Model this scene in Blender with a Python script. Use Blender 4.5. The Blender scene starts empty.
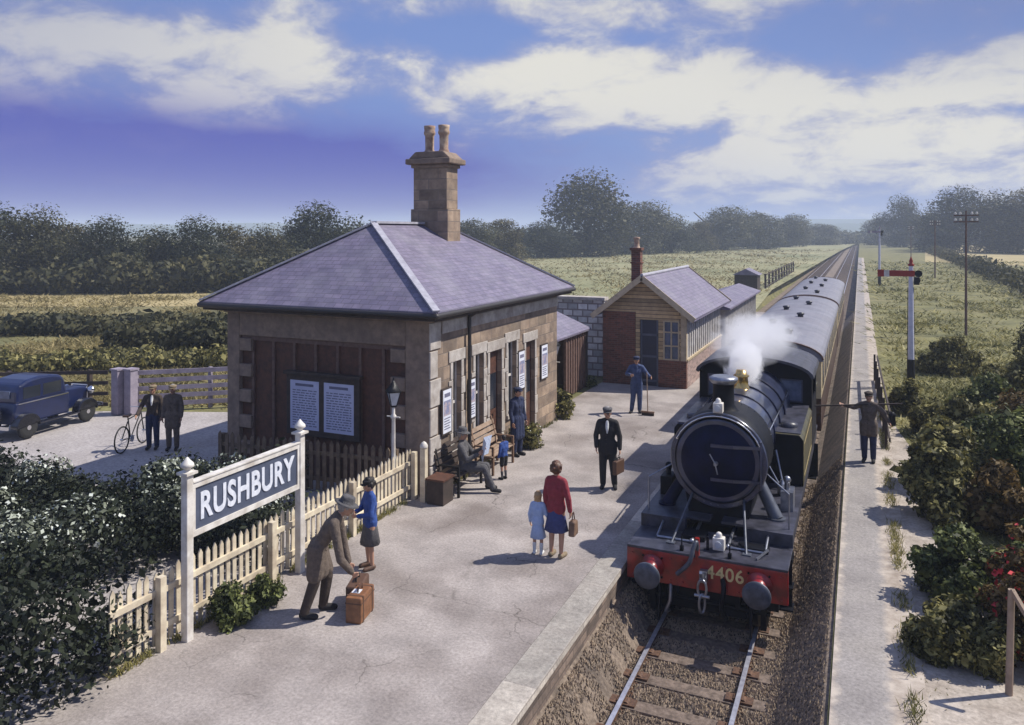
import bpy, math, random
import numpy as np
from mathutils import Vector, Matrix
random.seed(7); rng = np.random.default_rng(7)
SC = bpy.context.scene; COL = SC.collection
R = math.radians
# ---------------------------------------------------------------- camera
F_PX, CAM_H, VP_U, HOR = 780.0, 5.7, 860.0, 232.0
YAW = math.atan((VP_U-512)/F_PX)
cd = bpy.data.cameras.new("camera"); cam = bpy.data.objects.new("camera", cd); COL.objects.link(cam)
cam.location = (0, 0, CAM_H); cam.rotation_euler = (R(90), 0, YAW)
cd.sensor_width = 36; cd.lens = F_PX/1024*36; cd.shift_y = -(362.5-HOR)/1024
cd.clip_start = 0.1; cd.clip_end = 8000
SC.camera = cam
# ---------------------------------------------------------------- light
SUN_AZ, SUN_EL = 57.0, 50.0            # degrees clockwise from +Y, above horizon
SKY_STRENGTH, SUN_STRENGTH, EXPOSURE, HAZE = 0.064, 5.0, 0.22, 0.0008
w = bpy.data.worlds.new("World"); SC.world = w; w.use_nodes = True
nt = w.node_tree; N = nt.nodes; L = nt.links; N.clear()
def nd(t, **k):
    n = N.new(t)
    for a, b in k.items(): setattr(n, a, b)
    return n
def mth(op, a, b=None, c=None, clamp=False):
    n = N.new("ShaderNodeMath"); n.operation = op; n.use_clamp = clamp
    for i, v in enumerate((a, b, c)):
        if v is None: continue
        if isinstance(v, (int, float)): n.inputs[i].default_value = v
        else: L.new(v, n.inputs[i])
    return n.outputs[0]
sky = nd("ShaderNodeTexSky", sky_type='NISHITA'); sky.sun_disc = False
sky.sun_elevation = R(SUN_EL); sky.sun_rotation = R(SUN_AZ); sky.air_density = 1.0; sky.dust_density = 0.6; sky.ozone_density = 2.5
tc = nd("ShaderNodeTexCoord"); sep = nd("ShaderNodeSeparateXYZ"); L.new(tc.outputs["Generated"], sep.inputs[0])
X_, Y_, Z_ = sep.outputs
az = mth('ARCTAN2', X_, Y_); el = mth('ARCSINE', Z_)
zz = mth('ADD', mth('MAXIMUM', Z_, 0.0), 0.34)
comb = nd("ShaderNodeCombineXYZ"); L.new(mth('DIVIDE', X_, zz), comb.inputs[0]); L.new(mth('DIVIDE', Y_, zz), comb.inputs[1])
def cloud_noise(scale, off, detail=8, rough=.55, dist=.3):
    mp = nd("ShaderNodeMapping"); mp.inputs["Location"].default_value = off; mp.inputs["Scale"].default_value = (scale, scale, scale)
    L.new(comb.outputs[0], mp.inputs[0])
    n = nd("ShaderNodeTexNoise"); n.inputs["Scale"].default_value = 1; n.inputs["Detail"].default_value = detail
    n.inputs["Roughness"].default_value = rough; n.inputs["Distortion"].default_value = dist
    L.new(mp.outputs[0], n.inputs["Vector"]); return n.outputs["Fac"]
def azel(u, v):
    r = (math.cos(YAW), math.sin(YAW)); f = (-math.sin(YAW), math.cos(YAW)); k = (u-512)/F_PX
    d = Vector((f[0]+r[0]*k, f[1]+r[1]*k, (HOR-v)/F_PX)).normalized()
    return math.atan2(d.x, d.y), math.asin(d.z)
def blob(u, v, su, sv, amp):
    a0, e0 = azel(u, v); sa, se = su/F_PX, sv/F_PX
    da = mth('DIVIDE', mth('SUBTRACT', az, a0), sa); de = mth('DIVIDE', mth('SUBTRACT', el, e0), se)
    q = mth('ADD', mth('MULTIPLY', da, da), mth('MULTIPLY', de, de))
    return mth('MULTIPLY', mth('EXPONENT', mth('MULTIPLY', q, -1.0)), amp)
def addall(xs):
    o = xs[0]
    for x in xs[1:]: o = mth('ADD', o, x)
    return o
n1 = cloud_noise(2.0, (3.1, 1.7, 0)); n2 = cloud_noise(5.2, (7.3, 2.2, 0), 8, .62, .3)
base = mth('ADD', mth('MULTIPLY', n1, .95), mth('MULTIPLY', n2, .5))
cov = addall([base, blob(215, 65, 170, 45, .24), blob(560, 80, 190, 36, .26), blob(760, 95, 150, 30, .20), blob(990, 80, 120, 40, .2),
              blob(900, 165, 230, 26, .26), blob(560, 8, 300, 14, .10), blob(60, 30, 90, 40, .06), blob(400, 150, 90, 60, -.14), blob(650, 40, 60, 12, -.1),
              blob(430, 30, 110, 24, -.16), blob(850, 35, 140, 20, -.1), blob(60, 175, 260, 55, .05)])
def smooth(v, a, b):
    n = nd("ShaderNodeMapRange", interpolation_type='SMOOTHSTEP'); L.new(v, n.inputs[0])
    n.inputs[1].default_value = a; n.inputs[2].default_value = b; return n.outputs[0]
cmask = smooth(cov, .66, .90)
bright = smooth(addall([cov, mth('MULTIPLY', n2, .25)]), .86, 1.10)
def mixc(fac, a, b):
    n = nd("ShaderNodeMix", data_type='RGBA')
    if isinstance(fac, (int, float)): n.inputs[0].default_value = fac
    else: L.new(fac, n.inputs[0])
    for i, v in ((6, a), (7, b)):
        if isinstance(v, tuple): n.inputs[i].default_value = (*v, 1)
        else: L.new(v, n.inputs[i])
    return n.outputs[2]
ccol = mixc(bright, (4.1, 4.6, 7.6), (10.8, 10.5, 9.4))
skyc = mixc(cmask, mixc(.7, sky.outputs[0], (2.5, 4.0, 9.6)), ccol)
low = smooth(mth('MULTIPLY', el, -1.0), -.10, .02)
skyc = mixc(mth('MULTIPLY', low, .35), skyc, (3.6, 5.2, 9.4))
dark = mth('MULTIPLY', addall([blob(-60, 178, 450, 58, 1.5), blob(330, 172, 180, 38, .8), blob(-40, 110, 230, 45, .45), blob(190, 196, 260, 18, .4)]), mth('ADD', .55, mth('MULTIPLY', n2, .8)), clamp=True)
skyc = mixc(mth('MULTIPLY', dark, .97), skyc, (.60, .72, 5.6))
top = addall([blob(-80, -10, 260, 60, .5), blob(1100, -20, 260, 60, .6), blob(640, -30, 400, 30, .25)])
skyc = mixc(mth('MINIMUM', top, .7), skyc, (2.0, 2.6, 5.6))
bg = nd("ShaderNodeBackground"); bg.inputs[1].default_value = SKY_STRENGTH; L.new(skyc, bg.inputs[0])
ow = nd("ShaderNodeOutputWorld"); L.new(bg.outputs[0], ow.inputs[0])
sd = bpy.data.lights.new("sun", 'SUN'); so = bpy.data.objects.new("sun", sd); COL.objects.link(so)
sd.energy = SUN_STRENGTH; sd.angle = R(.6); sd.color = (1, .95, .86)
sdir = Vector((math.sin(R(SUN_AZ))*math.cos(R(SUN_EL)), math.cos(R(SUN_AZ))*math.cos(R(SUN_EL)), math.sin(R(SUN_EL))))
so.rotation_euler = sdir.to_track_quat('Z', 'Y').to_euler(); so.location = (20, 10, 30)
SC.view_settings.view_transform = 'Standard'; SC.view_settings.look = 'None'
SC.view_settings.exposure = EXPOSURE; SC.view_settings.gamma = 1; SC.view_settings.use_curve_mapping = False
SC.cycles.max_bounces = 6; SC.cycles.volume_bounces = 3; SC.cycles.volume_step_rate = 2.0; SC.cycles.volume_max_steps = 128

# ---------------------------------------------------------------- projection helper (pixel -> ground, to lay out the place)
def P(u, v, z=0.0):
    D = F_PX*(CAM_H-z)/(v-HOR); l = (u-512)*D/F_PX
    return (l*math.cos(YAW)-D*math.sin(YAW), l*math.sin(YAW)+D*math.cos(YAW))
# ---------------------------------------------------------------- materials
MATS = {}
def mat(name, c1, c2=None, rough=.7, scale=6, metal=0, bump=.15, detail=6, pat=None, ps=(1, 1), mortar=None, coat=0, spec=.5, coord='Object', trans=0, stain=None, emit=None, contrast=(.35, .65), grit=0):
    if name in MATS: return MATS[name]
    m = bpy.data.materials.new(name); m.use_nodes = True; t = m.node_tree; n = t.nodes; l = t.links
    b = n["Principled BSDF"]; MATS[name] = m
    b.inputs["Roughness"].default_value = rough; b.inputs["Metallic"].default_value = metal
    b.inputs["Coat Weight"].default_value = coat; b.inputs["Specular IOR Level"].default_value = spec
    if trans: b.inputs["Transmission Weight"].default_value = trans
    tc = n.new("ShaderNodeTexCoord")
    vec = tc.outputs['UV' if coord == 'UV' else 'Object']
    if coord == 'World':
        g = n.new("ShaderNodeNewGeometry"); vec = g.outputs['Position']
    ns = n.new("ShaderNodeTexNoise"); ns.inputs["Scale"].default_value = scale; ns.inputs["Detail"].default_value = detail; ns.inputs["Roughness"].default_value = .62
    l.new(vec, ns.inputs["Vector"])
    rp = n.new("ShaderNodeValToRGB"); rp.color_ramp.elements[0].position = contrast[0]; rp.color_ramp.elements[1].position = contrast[1]
    c2 = c2 or tuple(x*.75 for x in c1)
    rp.color_ramp.elements[0].color = (*c2, 1); rp.color_ramp.elements[1].color = (*c1, 1)
    l.new(ns.outputs["Fac"], rp.inputs[0]); col = rp.outputs[0]; hgt = ns.outputs["Fac"]
    if pat == 'brick':
        bt = n.new("ShaderNodeTexBrick"); l.new(vec, bt.inputs["Vector"]); bt.inputs["Scale"].default_value = 1
        bt.inputs["Brick Width"].default_value = ps[0]; bt.inputs["Row Height"].default_value = ps[1]
        bt.inputs["Mortar Size"].default_value = ps[2] if len(ps) > 2 else .012; bt.inputs["Mortar Smooth"].default_value = .3
        lo_, hi_ = (.82, 1.08) if name == 'slate' else (.55, 1.22)
        bt.inputs["Color1"].default_value = (lo_, lo_, lo_, 1); bt.inputs["Color2"].default_value = (hi_, hi_*.97, hi_*.93, 1)
        bt.inputs["Bias"].default_value = 0
        mo = mortar or tuple(x*.5 for x in c1)
        mx = n.new("ShaderNodeMix"); mx.data_type = 'RGBA'; mx.blend_type = 'MULTIPLY'; mx.inputs[0].default_value = 1
        l.new(col, mx.inputs[6]); l.new(bt.outputs["Color"], mx.inputs[7])
        m2 = n.new("ShaderNodeMix"); m2.data_type = 'RGBA'; l.new(bt.outputs["Fac"], m2.inputs[0]); l.new(mx.outputs[2], m2.inputs[6]); m2.inputs[7].default_value = (*mo, 1)
        col = m2.outputs[2]
        sb = n.new("ShaderNodeMath"); sb.operation = 'MULTIPLY_ADD'; l.new(bt.outputs["Fac"], sb.inputs[0]); sb.inputs[1].default_value = -.8; l.new(ns.outputs["Fac"], sb.inputs[2]); hgt = sb.outputs[0]
    if stain:
        n3 = n.new("ShaderNodeTexNoise"); n3.inputs["Scale"].default_value = stain[1]; n3.inputs["Detail"].default_value = 5; l.new(vec, n3.inputs["Vector"])
        mr = n.new("ShaderNodeMapRange"); mr.inputs[1].default_value = .45; mr.inputs[2].default_value = .7; mr.inputs[4].default_value = stain[2] if len(stain) > 2 else .8; l.new(n3.outputs["Fac"], mr.inputs[0])
        m3 = n.new("ShaderNodeMix"); m3.data_type = 'RGBA'; l.new(mr.outputs[0], m3.inputs[0]); l.new(col, m3.inputs[6]); m3.inputs[7].default_value = (*stain[0], 1); col = m3.outputs[2]
    if grit:
        n4 = n.new("ShaderNodeTexNoise"); n4.inputs["Scale"].default_value = grit; n4.inputs["Detail"].default_value = 6; n4.inputs["Roughness"].default_value = .75; l.new(vec, n4.inputs["Vector"])
        mr4 = n.new("ShaderNodeMapRange"); mr4.inputs[1].default_value = .3; mr4.inputs[2].default_value = .7; mr4.inputs[3].default_value = .62; mr4.inputs[4].default_value = 1.3; l.new(n4.outputs["Fac"], mr4.inputs[0])
        m4 = n.new("ShaderNodeMix"); m4.data_type = 'RGBA'; m4.blend_type = 'MULTIPLY'; m4.inputs[0].default_value = 1; l.new(col, m4.inputs[6]); l.new(mr4.outputs[0], m4.inputs[7]); col = m4.outputs[2]; hgt = n4.outputs["Fac"]
    l.new(col, b.inputs["Base Color"])
    if bump:
        bp = n.new("ShaderNodeBump"); bp.inputs["Strength"].default_value = bump; bp.inputs["Distance"].default_value = .03; l.new(hgt, bp.inputs["Height"]); l.new(bp.outputs[0], b.inputs["Normal"])
    return m
# ---------------------------------------------------------------- mesh helpers
class MB:
    def __init__(s, smooth=False): s.v = []; s.f = []; s.mi = []; s.sm = []; s.cur = 0; s.smooth = smooth
    def add(s, vs, fs, sm=None):
        o = len(s.v); s.v += [tuple(p) for p in vs]; s.f += [tuple(i+o for i in f) for f in fs]; s.mi += [s.cur]*len(fs); s.sm += [s.smooth if sm is None else sm]*len(fs); return s
    def box(s, a, b):
        x0, y0, z0 = a; x1, y1, z1 = b
        if x0 > x1: x0, x1 = x1, x0
        if y0 > y1: y0, y1 = y1, y0
        if z0 > z1: z0, z1 = z1, z0
        return s.add([(x0, y0, z0), (x1, y0, z0), (x1, y1, z0), (x0, y1, z0), (x0, y0, z1), (x1, y0, z1), (x1, y1, z1), (x0, y1, z1)],
                     [(0, 3, 2, 1), (4, 5, 6, 7), (0, 1, 5, 4), (1, 2, 6, 5), (2, 3, 7, 6), (3, 0, 4, 7)])
    def bar(s, p, q, w_, h_, up=(0, 0, 1)):      # rectangular bar between two points
        p = Vector(p); q = Vector(q); d = (q-p).normalized(); u = Vector(up)
        if abs(d.dot(u)) > .98: u = Vector((0, 1, 0))
        sd_ = d.cross(u).normalized()*w_/2; uu = sd_.cross(d).normalized()*h_/2
        vs = [p-sd_-uu, p+sd_-uu, p+sd_+uu, p-sd_+uu, q-sd_-uu, q+sd_-uu, q+sd_+uu, q-sd_+uu]
        return s.add(vs, [(0, 1, 2, 3), (7, 6, 5, 4), (4, 5, 1, 0), (5, 6, 2, 1), (6, 7, 3, 2), (7, 4, 0, 3)])
    def cyl(s, p, q, r0, r1=None, n=12, cap=True, sm=True):
        r1 = r0 if r1 is None else r1; p = Vector(p); q = Vector(q); d = (q-p).normalized()
        u = d.orthogonal().normalized(); w_ = d.cross(u); vs = []
        for c, r in ((p, r0), (q, r1)):
            for i in range(n):
                a = 2*math.pi*i/n; vs.append(c+(u*math.cos(a)+w_*math.sin(a))*r)
        s.add(vs, [(i, (i+1) % n, n+(i+1) % n, n+i) for i in range(n)], sm)
        if cap: s.add(vs, [tuple(range(n))[::-1], tuple(range(n, 2*n))], False)
        return s
    def lathe(s, prof, c=(0, 0, 0), axis=(0, 0, 1), n=16, sc=(1, 1)):   # prof: (r, h)
        d = Vector(axis).normalized(); u = d.orthogonal().normalized() if abs(d.z) < .9 else Vector((1, 0, 0)); w_ = d.cross(u); c = Vector(c); vs = []; m = len(prof)
        for r, h in prof:
            for i in range(n):
                a = 2*math.pi*i/n; vs.append(c+d*h+(u*math.cos(a)*sc[0]+w_*math.sin(a)*sc[1])*max(r, 1e-4))
        fs = [(j*n+i, j*n+(i+1) % n, (j+1)*n+(i+1) % n, (j+1)*n+i) for j in range(m-1) for i in range(n)]
        s.add(vs, fs, True); s.add(vs, [tuple(range(n))[::-1], tuple(range((m-1)*n, m*n))], False); return s
    def ball(s, c, r, n=12, m=8):
        r = r if isinstance(r, tuple) else (r, r, r); vs = []; fs = []
        for j in range(m+1):
            t = math.pi*j/m
            for i in range(n):
                a = 2*math.pi*i/n; vs.append((c[0]+r[0]*math.sin(t)*math.cos(a), c[1]+r[1]*math.sin(t)*math.sin(a), c[2]-r[2]*math.cos(t)))
        for j in range(m):
            for i in range(n): fs.append((j*n+i, j*n+(i+1) % n, (j+1)*n+(i+1) % n, (j+1)*n+i))
        return s.add(vs, fs, True)
    def prism(s, pts, axis, a, b):     # polygon pts (2D) extruded along axis between a and b
        def mk(p, t): return {'x': (t, p[0], p[1]), 'y': (p[0], t, p[1]), 'z': (p[0], p[1], t)}[axis]
        n = len(pts); vs = [mk(p, a) for p in pts]+[mk(p, b) for p in pts]
        return s.add(vs, [tuple(range(n)), tuple(range(2*n-1, n-1, -1))]+[((i+1) % n, i, n+i, n+(i+1) % n) for i in range(n)])
    def capsule(s, p, r0, q, r1, n=12):
        p = Vector(p); q = Vector(q); d = q-p
        if d.length < 1e-5: return s.ball(p, r0, n)
        L_ = d.length; prof = [(r0*math.cos(t), r0*math.sin(t)) for t in np.linspace(-math.pi/2+.15, 0, 4)]+[(r1*math.cos(t), L_+r1*math.sin(t)) for t in np.linspace(0, math.pi/2-.15, 4)]
        return s.lathe(prof, p, d, n)
    def build(s, name, m, parent=None, world=False, bevel=0, recalc=True, uv=True):
        me = bpy.data.meshes.new(name); off = Vector((0, 0, 0))
        if world and parent is not None:
            q = parent
            while q is not None: off += q.location; q = q.parent
        vs = [tuple(Vector(p)-off) for p in s.v] if world else s.v
        me.from_pydata(vs, [], s.f); me.update()
        for mm in (m if isinstance(m, (list, tuple)) else [m]): me.materials.append(mm)
        me.polygons.foreach_set('material_index', s.mi); me.polygons.foreach_set('use_smooth', s.sm)
        if recalc:
            import bmesh
            bm = bmesh.new(); bm.from_mesh(me); bmesh.ops.recalc_face_normals(bm, faces=bm.faces); bm.to_mesh(me); bm.free()
        if uv:
            ul = me.uv_layers.new(name='UVMap'); d = ul.data
            for p in me.polygons:
                n = p.normal
                t = Vector((0, 0, 1)).cross(n)
                t = t.normalized() if t.length > .05 else Vector((1, 0, 0)); b = n.cross(t)
                for li in p.loop_indices:
                    c = Vector(vs[me.loops[li].vertex_index])+off; d[li].uv = (c.dot(t), c.dot(b))
        o = bpy.data.objects.new(name, me); COL.objects.link(o)
        if parent is not None: o.parent = parent
        if bevel:
            bv = o.modifiers.new('bevel', 'BEVEL'); bv.width = bevel; bv.segments = 2; bv.limit_method = 'ANGLE'
        return o
def tag(o, label=None, cat=None, group=None, kind=None):
    if label: o['label'] = label
    if cat: o['category'] = cat
    if group: o['group'] = group
    if kind: o['kind'] = kind
    return o
def thing(name, label, cat, loc=(0, 0, 0), rz=0, group=None):
    o = bpy.data.objects.new(name, None); COL.objects.link(o); o.location = loc; o.rotation_euler = (0, 0, rz); o.empty_display_size = .2
    return tag(o, label, cat, group)
def copy_tree(o, parent=None):
    c = o.copy(); COL.objects.link(c); c.parent = parent
    for ch in list(KIDS(o)): copy_tree(ch, c)
    return c
def KIDS(o): return [x for x in bpy.data.objects if x.parent == o]
def struct(o): o['kind'] = 'structure'; return o
def sheet(name, pts, z, m, div=None):
    b = MB(); b.add([(x, y, z) for x, y in pts], [tuple(range(len(pts)))]); return b.build(name, m, uv=False)
def evalmesh(o, name):
    dg = bpy.context.evaluated_depsgraph_get(); me = bpy.data.meshes.new_from_object(o.evaluated_get(dg)); me.name = name; return me
def remesh(mb, name, m, parent, voxel, smooth=4, factor=.5):
    me = bpy.data.meshes.new('tmp'); me.from_pydata(mb.v, [], mb.f); me.update()
    import bmesh
    q = bmesh.new(); q.from_mesh(me); bmesh.ops.remove_doubles(q, verts=q.verts, dist=1e-5); bmesh.ops.recalc_face_normals(q, faces=q.faces); q.to_mesh(me); q.free()
    t = bpy.data.objects.new('tmp', me); COL.objects.link(t)
    md = t.modifiers.new('r', 'REMESH'); md.mode = 'VOXEL'; md.voxel_size = voxel; md.use_smooth_shade = True
    if smooth: sm = t.modifiers.new('s', 'SMOOTH'); sm.iterations = smooth; sm.factor = factor
    bpy.context.view_layer.update()
    e = evalmesh(t, name); bpy.data.objects.remove(t); bpy.data.meshes.remove(me)
    e.materials.clear(); e.materials.append(m)
    o = bpy.data.objects.new(name, e); COL.objects.link(o); o.parent = parent; return o
def text_mesh(name, body, size, m, parent, loc, rot, extrude=.01, offset=.012, sx=1.0):
    c = bpy.data.curves.new('t', 'FONT'); c.body = body; c.size = size; c.extrude = extrude; c.offset = offset; c.align_x = 'CENTER'; c.align_y = 'CENTER'; c.space_character = 1.08
    t = bpy.data.objects.new('t', c); COL.objects.link(t); bpy.context.view_layer.update()
    me = evalmesh(t, name); bpy.data.objects.remove(t); me.materials.clear(); me.materials.append(m)
    o = bpy.data.objects.new(name, me); COL.objects.link(o); o.parent = parent; o.location = loc; o.rotation_euler = rot; o.scale = (sx, 1, 1); return o
def leafmesh(name, m, parent, blobs, n, size, flat=.0, asp=.55, shell=(.72, 1.06), stuff=False):
    """n leaf faces spread over the volumes of blobs [(centre, (rx,ry,rz))]"""
    C = np.array([b[0] for b in blobs], float); S = np.array([b[1] for b in blobs], float)
    wgt = (S.prod(1))**(2/3); idx = rng.choice(len(blobs), n, p=wgt/wgt.sum())
    d = rng.normal(size=(n, 3)); d /= np.linalg.norm(d, axis=1)[:, None]
    rad = np.where(rng.random(n) < .1, rng.uniform(1.0, 1.0+(shell[1]-shell[0])*.55, n), rng.uniform(shell[0], shell[1], n))[:, None]
    c = C[idx]+d*S[idx]*rad
    nrm = d+rng.normal(scale=.75, size=(n, 3)); nrm[:, 2] += .25; nrm /= np.linalg.norm(nrm, axis=1)[:, None]
    t = np.cross(nrm, rng.normal(size=(n, 3))); t /= np.linalg.norm(t, axis=1)[:, None]+1e-9; b = np.cross(nrm, t)
    sz = (size*rng.choice([.5, .75, 1.0, 1.35, 1.9], n, p=[.25, .3, .25, .14, .06])*rng.uniform(.8, 1.2, n))[:, None]
    v = np.stack([c+t*sz, c+b*sz*asp+nrm*sz*.12, c-t*sz, c-b*sz*asp+nrm*sz*.12], 1).reshape(-1, 3)
    return rawquads(name, m, parent, v)
def rawquads(name, m, parent, v, k=4):
    me = bpy.data.meshes.new(name); nf = len(v)//k
    me.vertices.add(len(v)); me.vertices.foreach_set('co', v.astype(np.float32).ravel())
    me.loops.add(len(v)); me.loops.foreach_set('vertex_index', np.arange(len(v), dtype=np.int32))
    me.polygons.add(nf); me.polygons.foreach_set('loop_start', np.arange(0, len(v), k, dtype=np.int32)); me.polygons.foreach_set('loop_total', np.full(nf, k, dtype=np.int32))
    me.update(calc_edges=True); me.materials.append(m)
    o = bpy.data.objects.new(name, me); COL.objects.link(o); o.parent = parent; return o
def foliage_mat(name, c1, c2, c3, scale=1.2):
    if name in MATS: return MATS[name]
    m = bpy.data.materials.new(name); m.use_nodes = True; t = m.node_tree; n = t.nodes; l = t.links; b = n["Principled BSDF"]; MATS[name] = m
    g = n.new("ShaderNodeNewGeometry"); tc = n.new("ShaderNodeTexCoord")
    ns = n.new("ShaderNodeTexNoise"); ns.inputs["Scale"].default_value = scale; ns.inputs["Detail"].default_value = 3; l.new(tc.outputs["Object"], ns.inputs[0])
    ad = n.new("ShaderNodeMath"); ad.operation = 'MULTIPLY_ADD'; l.new(g.outputs["Random Per Island"], ad.inputs[0]); ad.inputs[1].default_value = .5; l.new(ns.outputs["Fac"], ad.inputs[2])
    rp = n.new("ShaderNodeValToRGB"); e = rp.color_ramp.elements; e[0].position = .5; e[1].position = 1.0; e[0].color = (*c1, 1); e[1].color = (*c3, 1); x = e.new(.76); x.color = (*c2, 1)
    l.new(ad.outputs[0], rp.inputs[0]); l.new(rp.outputs[0], b.inputs["Base Color"]); b.inputs["Roughness"].default_value = .6; b.inputs["Specular IOR Level"].default_value = .25
    tr = n.new("ShaderNodeBsdfTranslucent"); l.new(rp.outputs[0], tr.inputs[0]); mx = n.new("ShaderNodeMixShader"); mx.inputs[0].default_value = .25
    l.new(b.outputs[0], mx.inputs[1]); l.new(tr.outputs[0], mx.inputs[2]); l.new(mx.outputs[0], n["Material Output"].inputs[0]); return m

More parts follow.
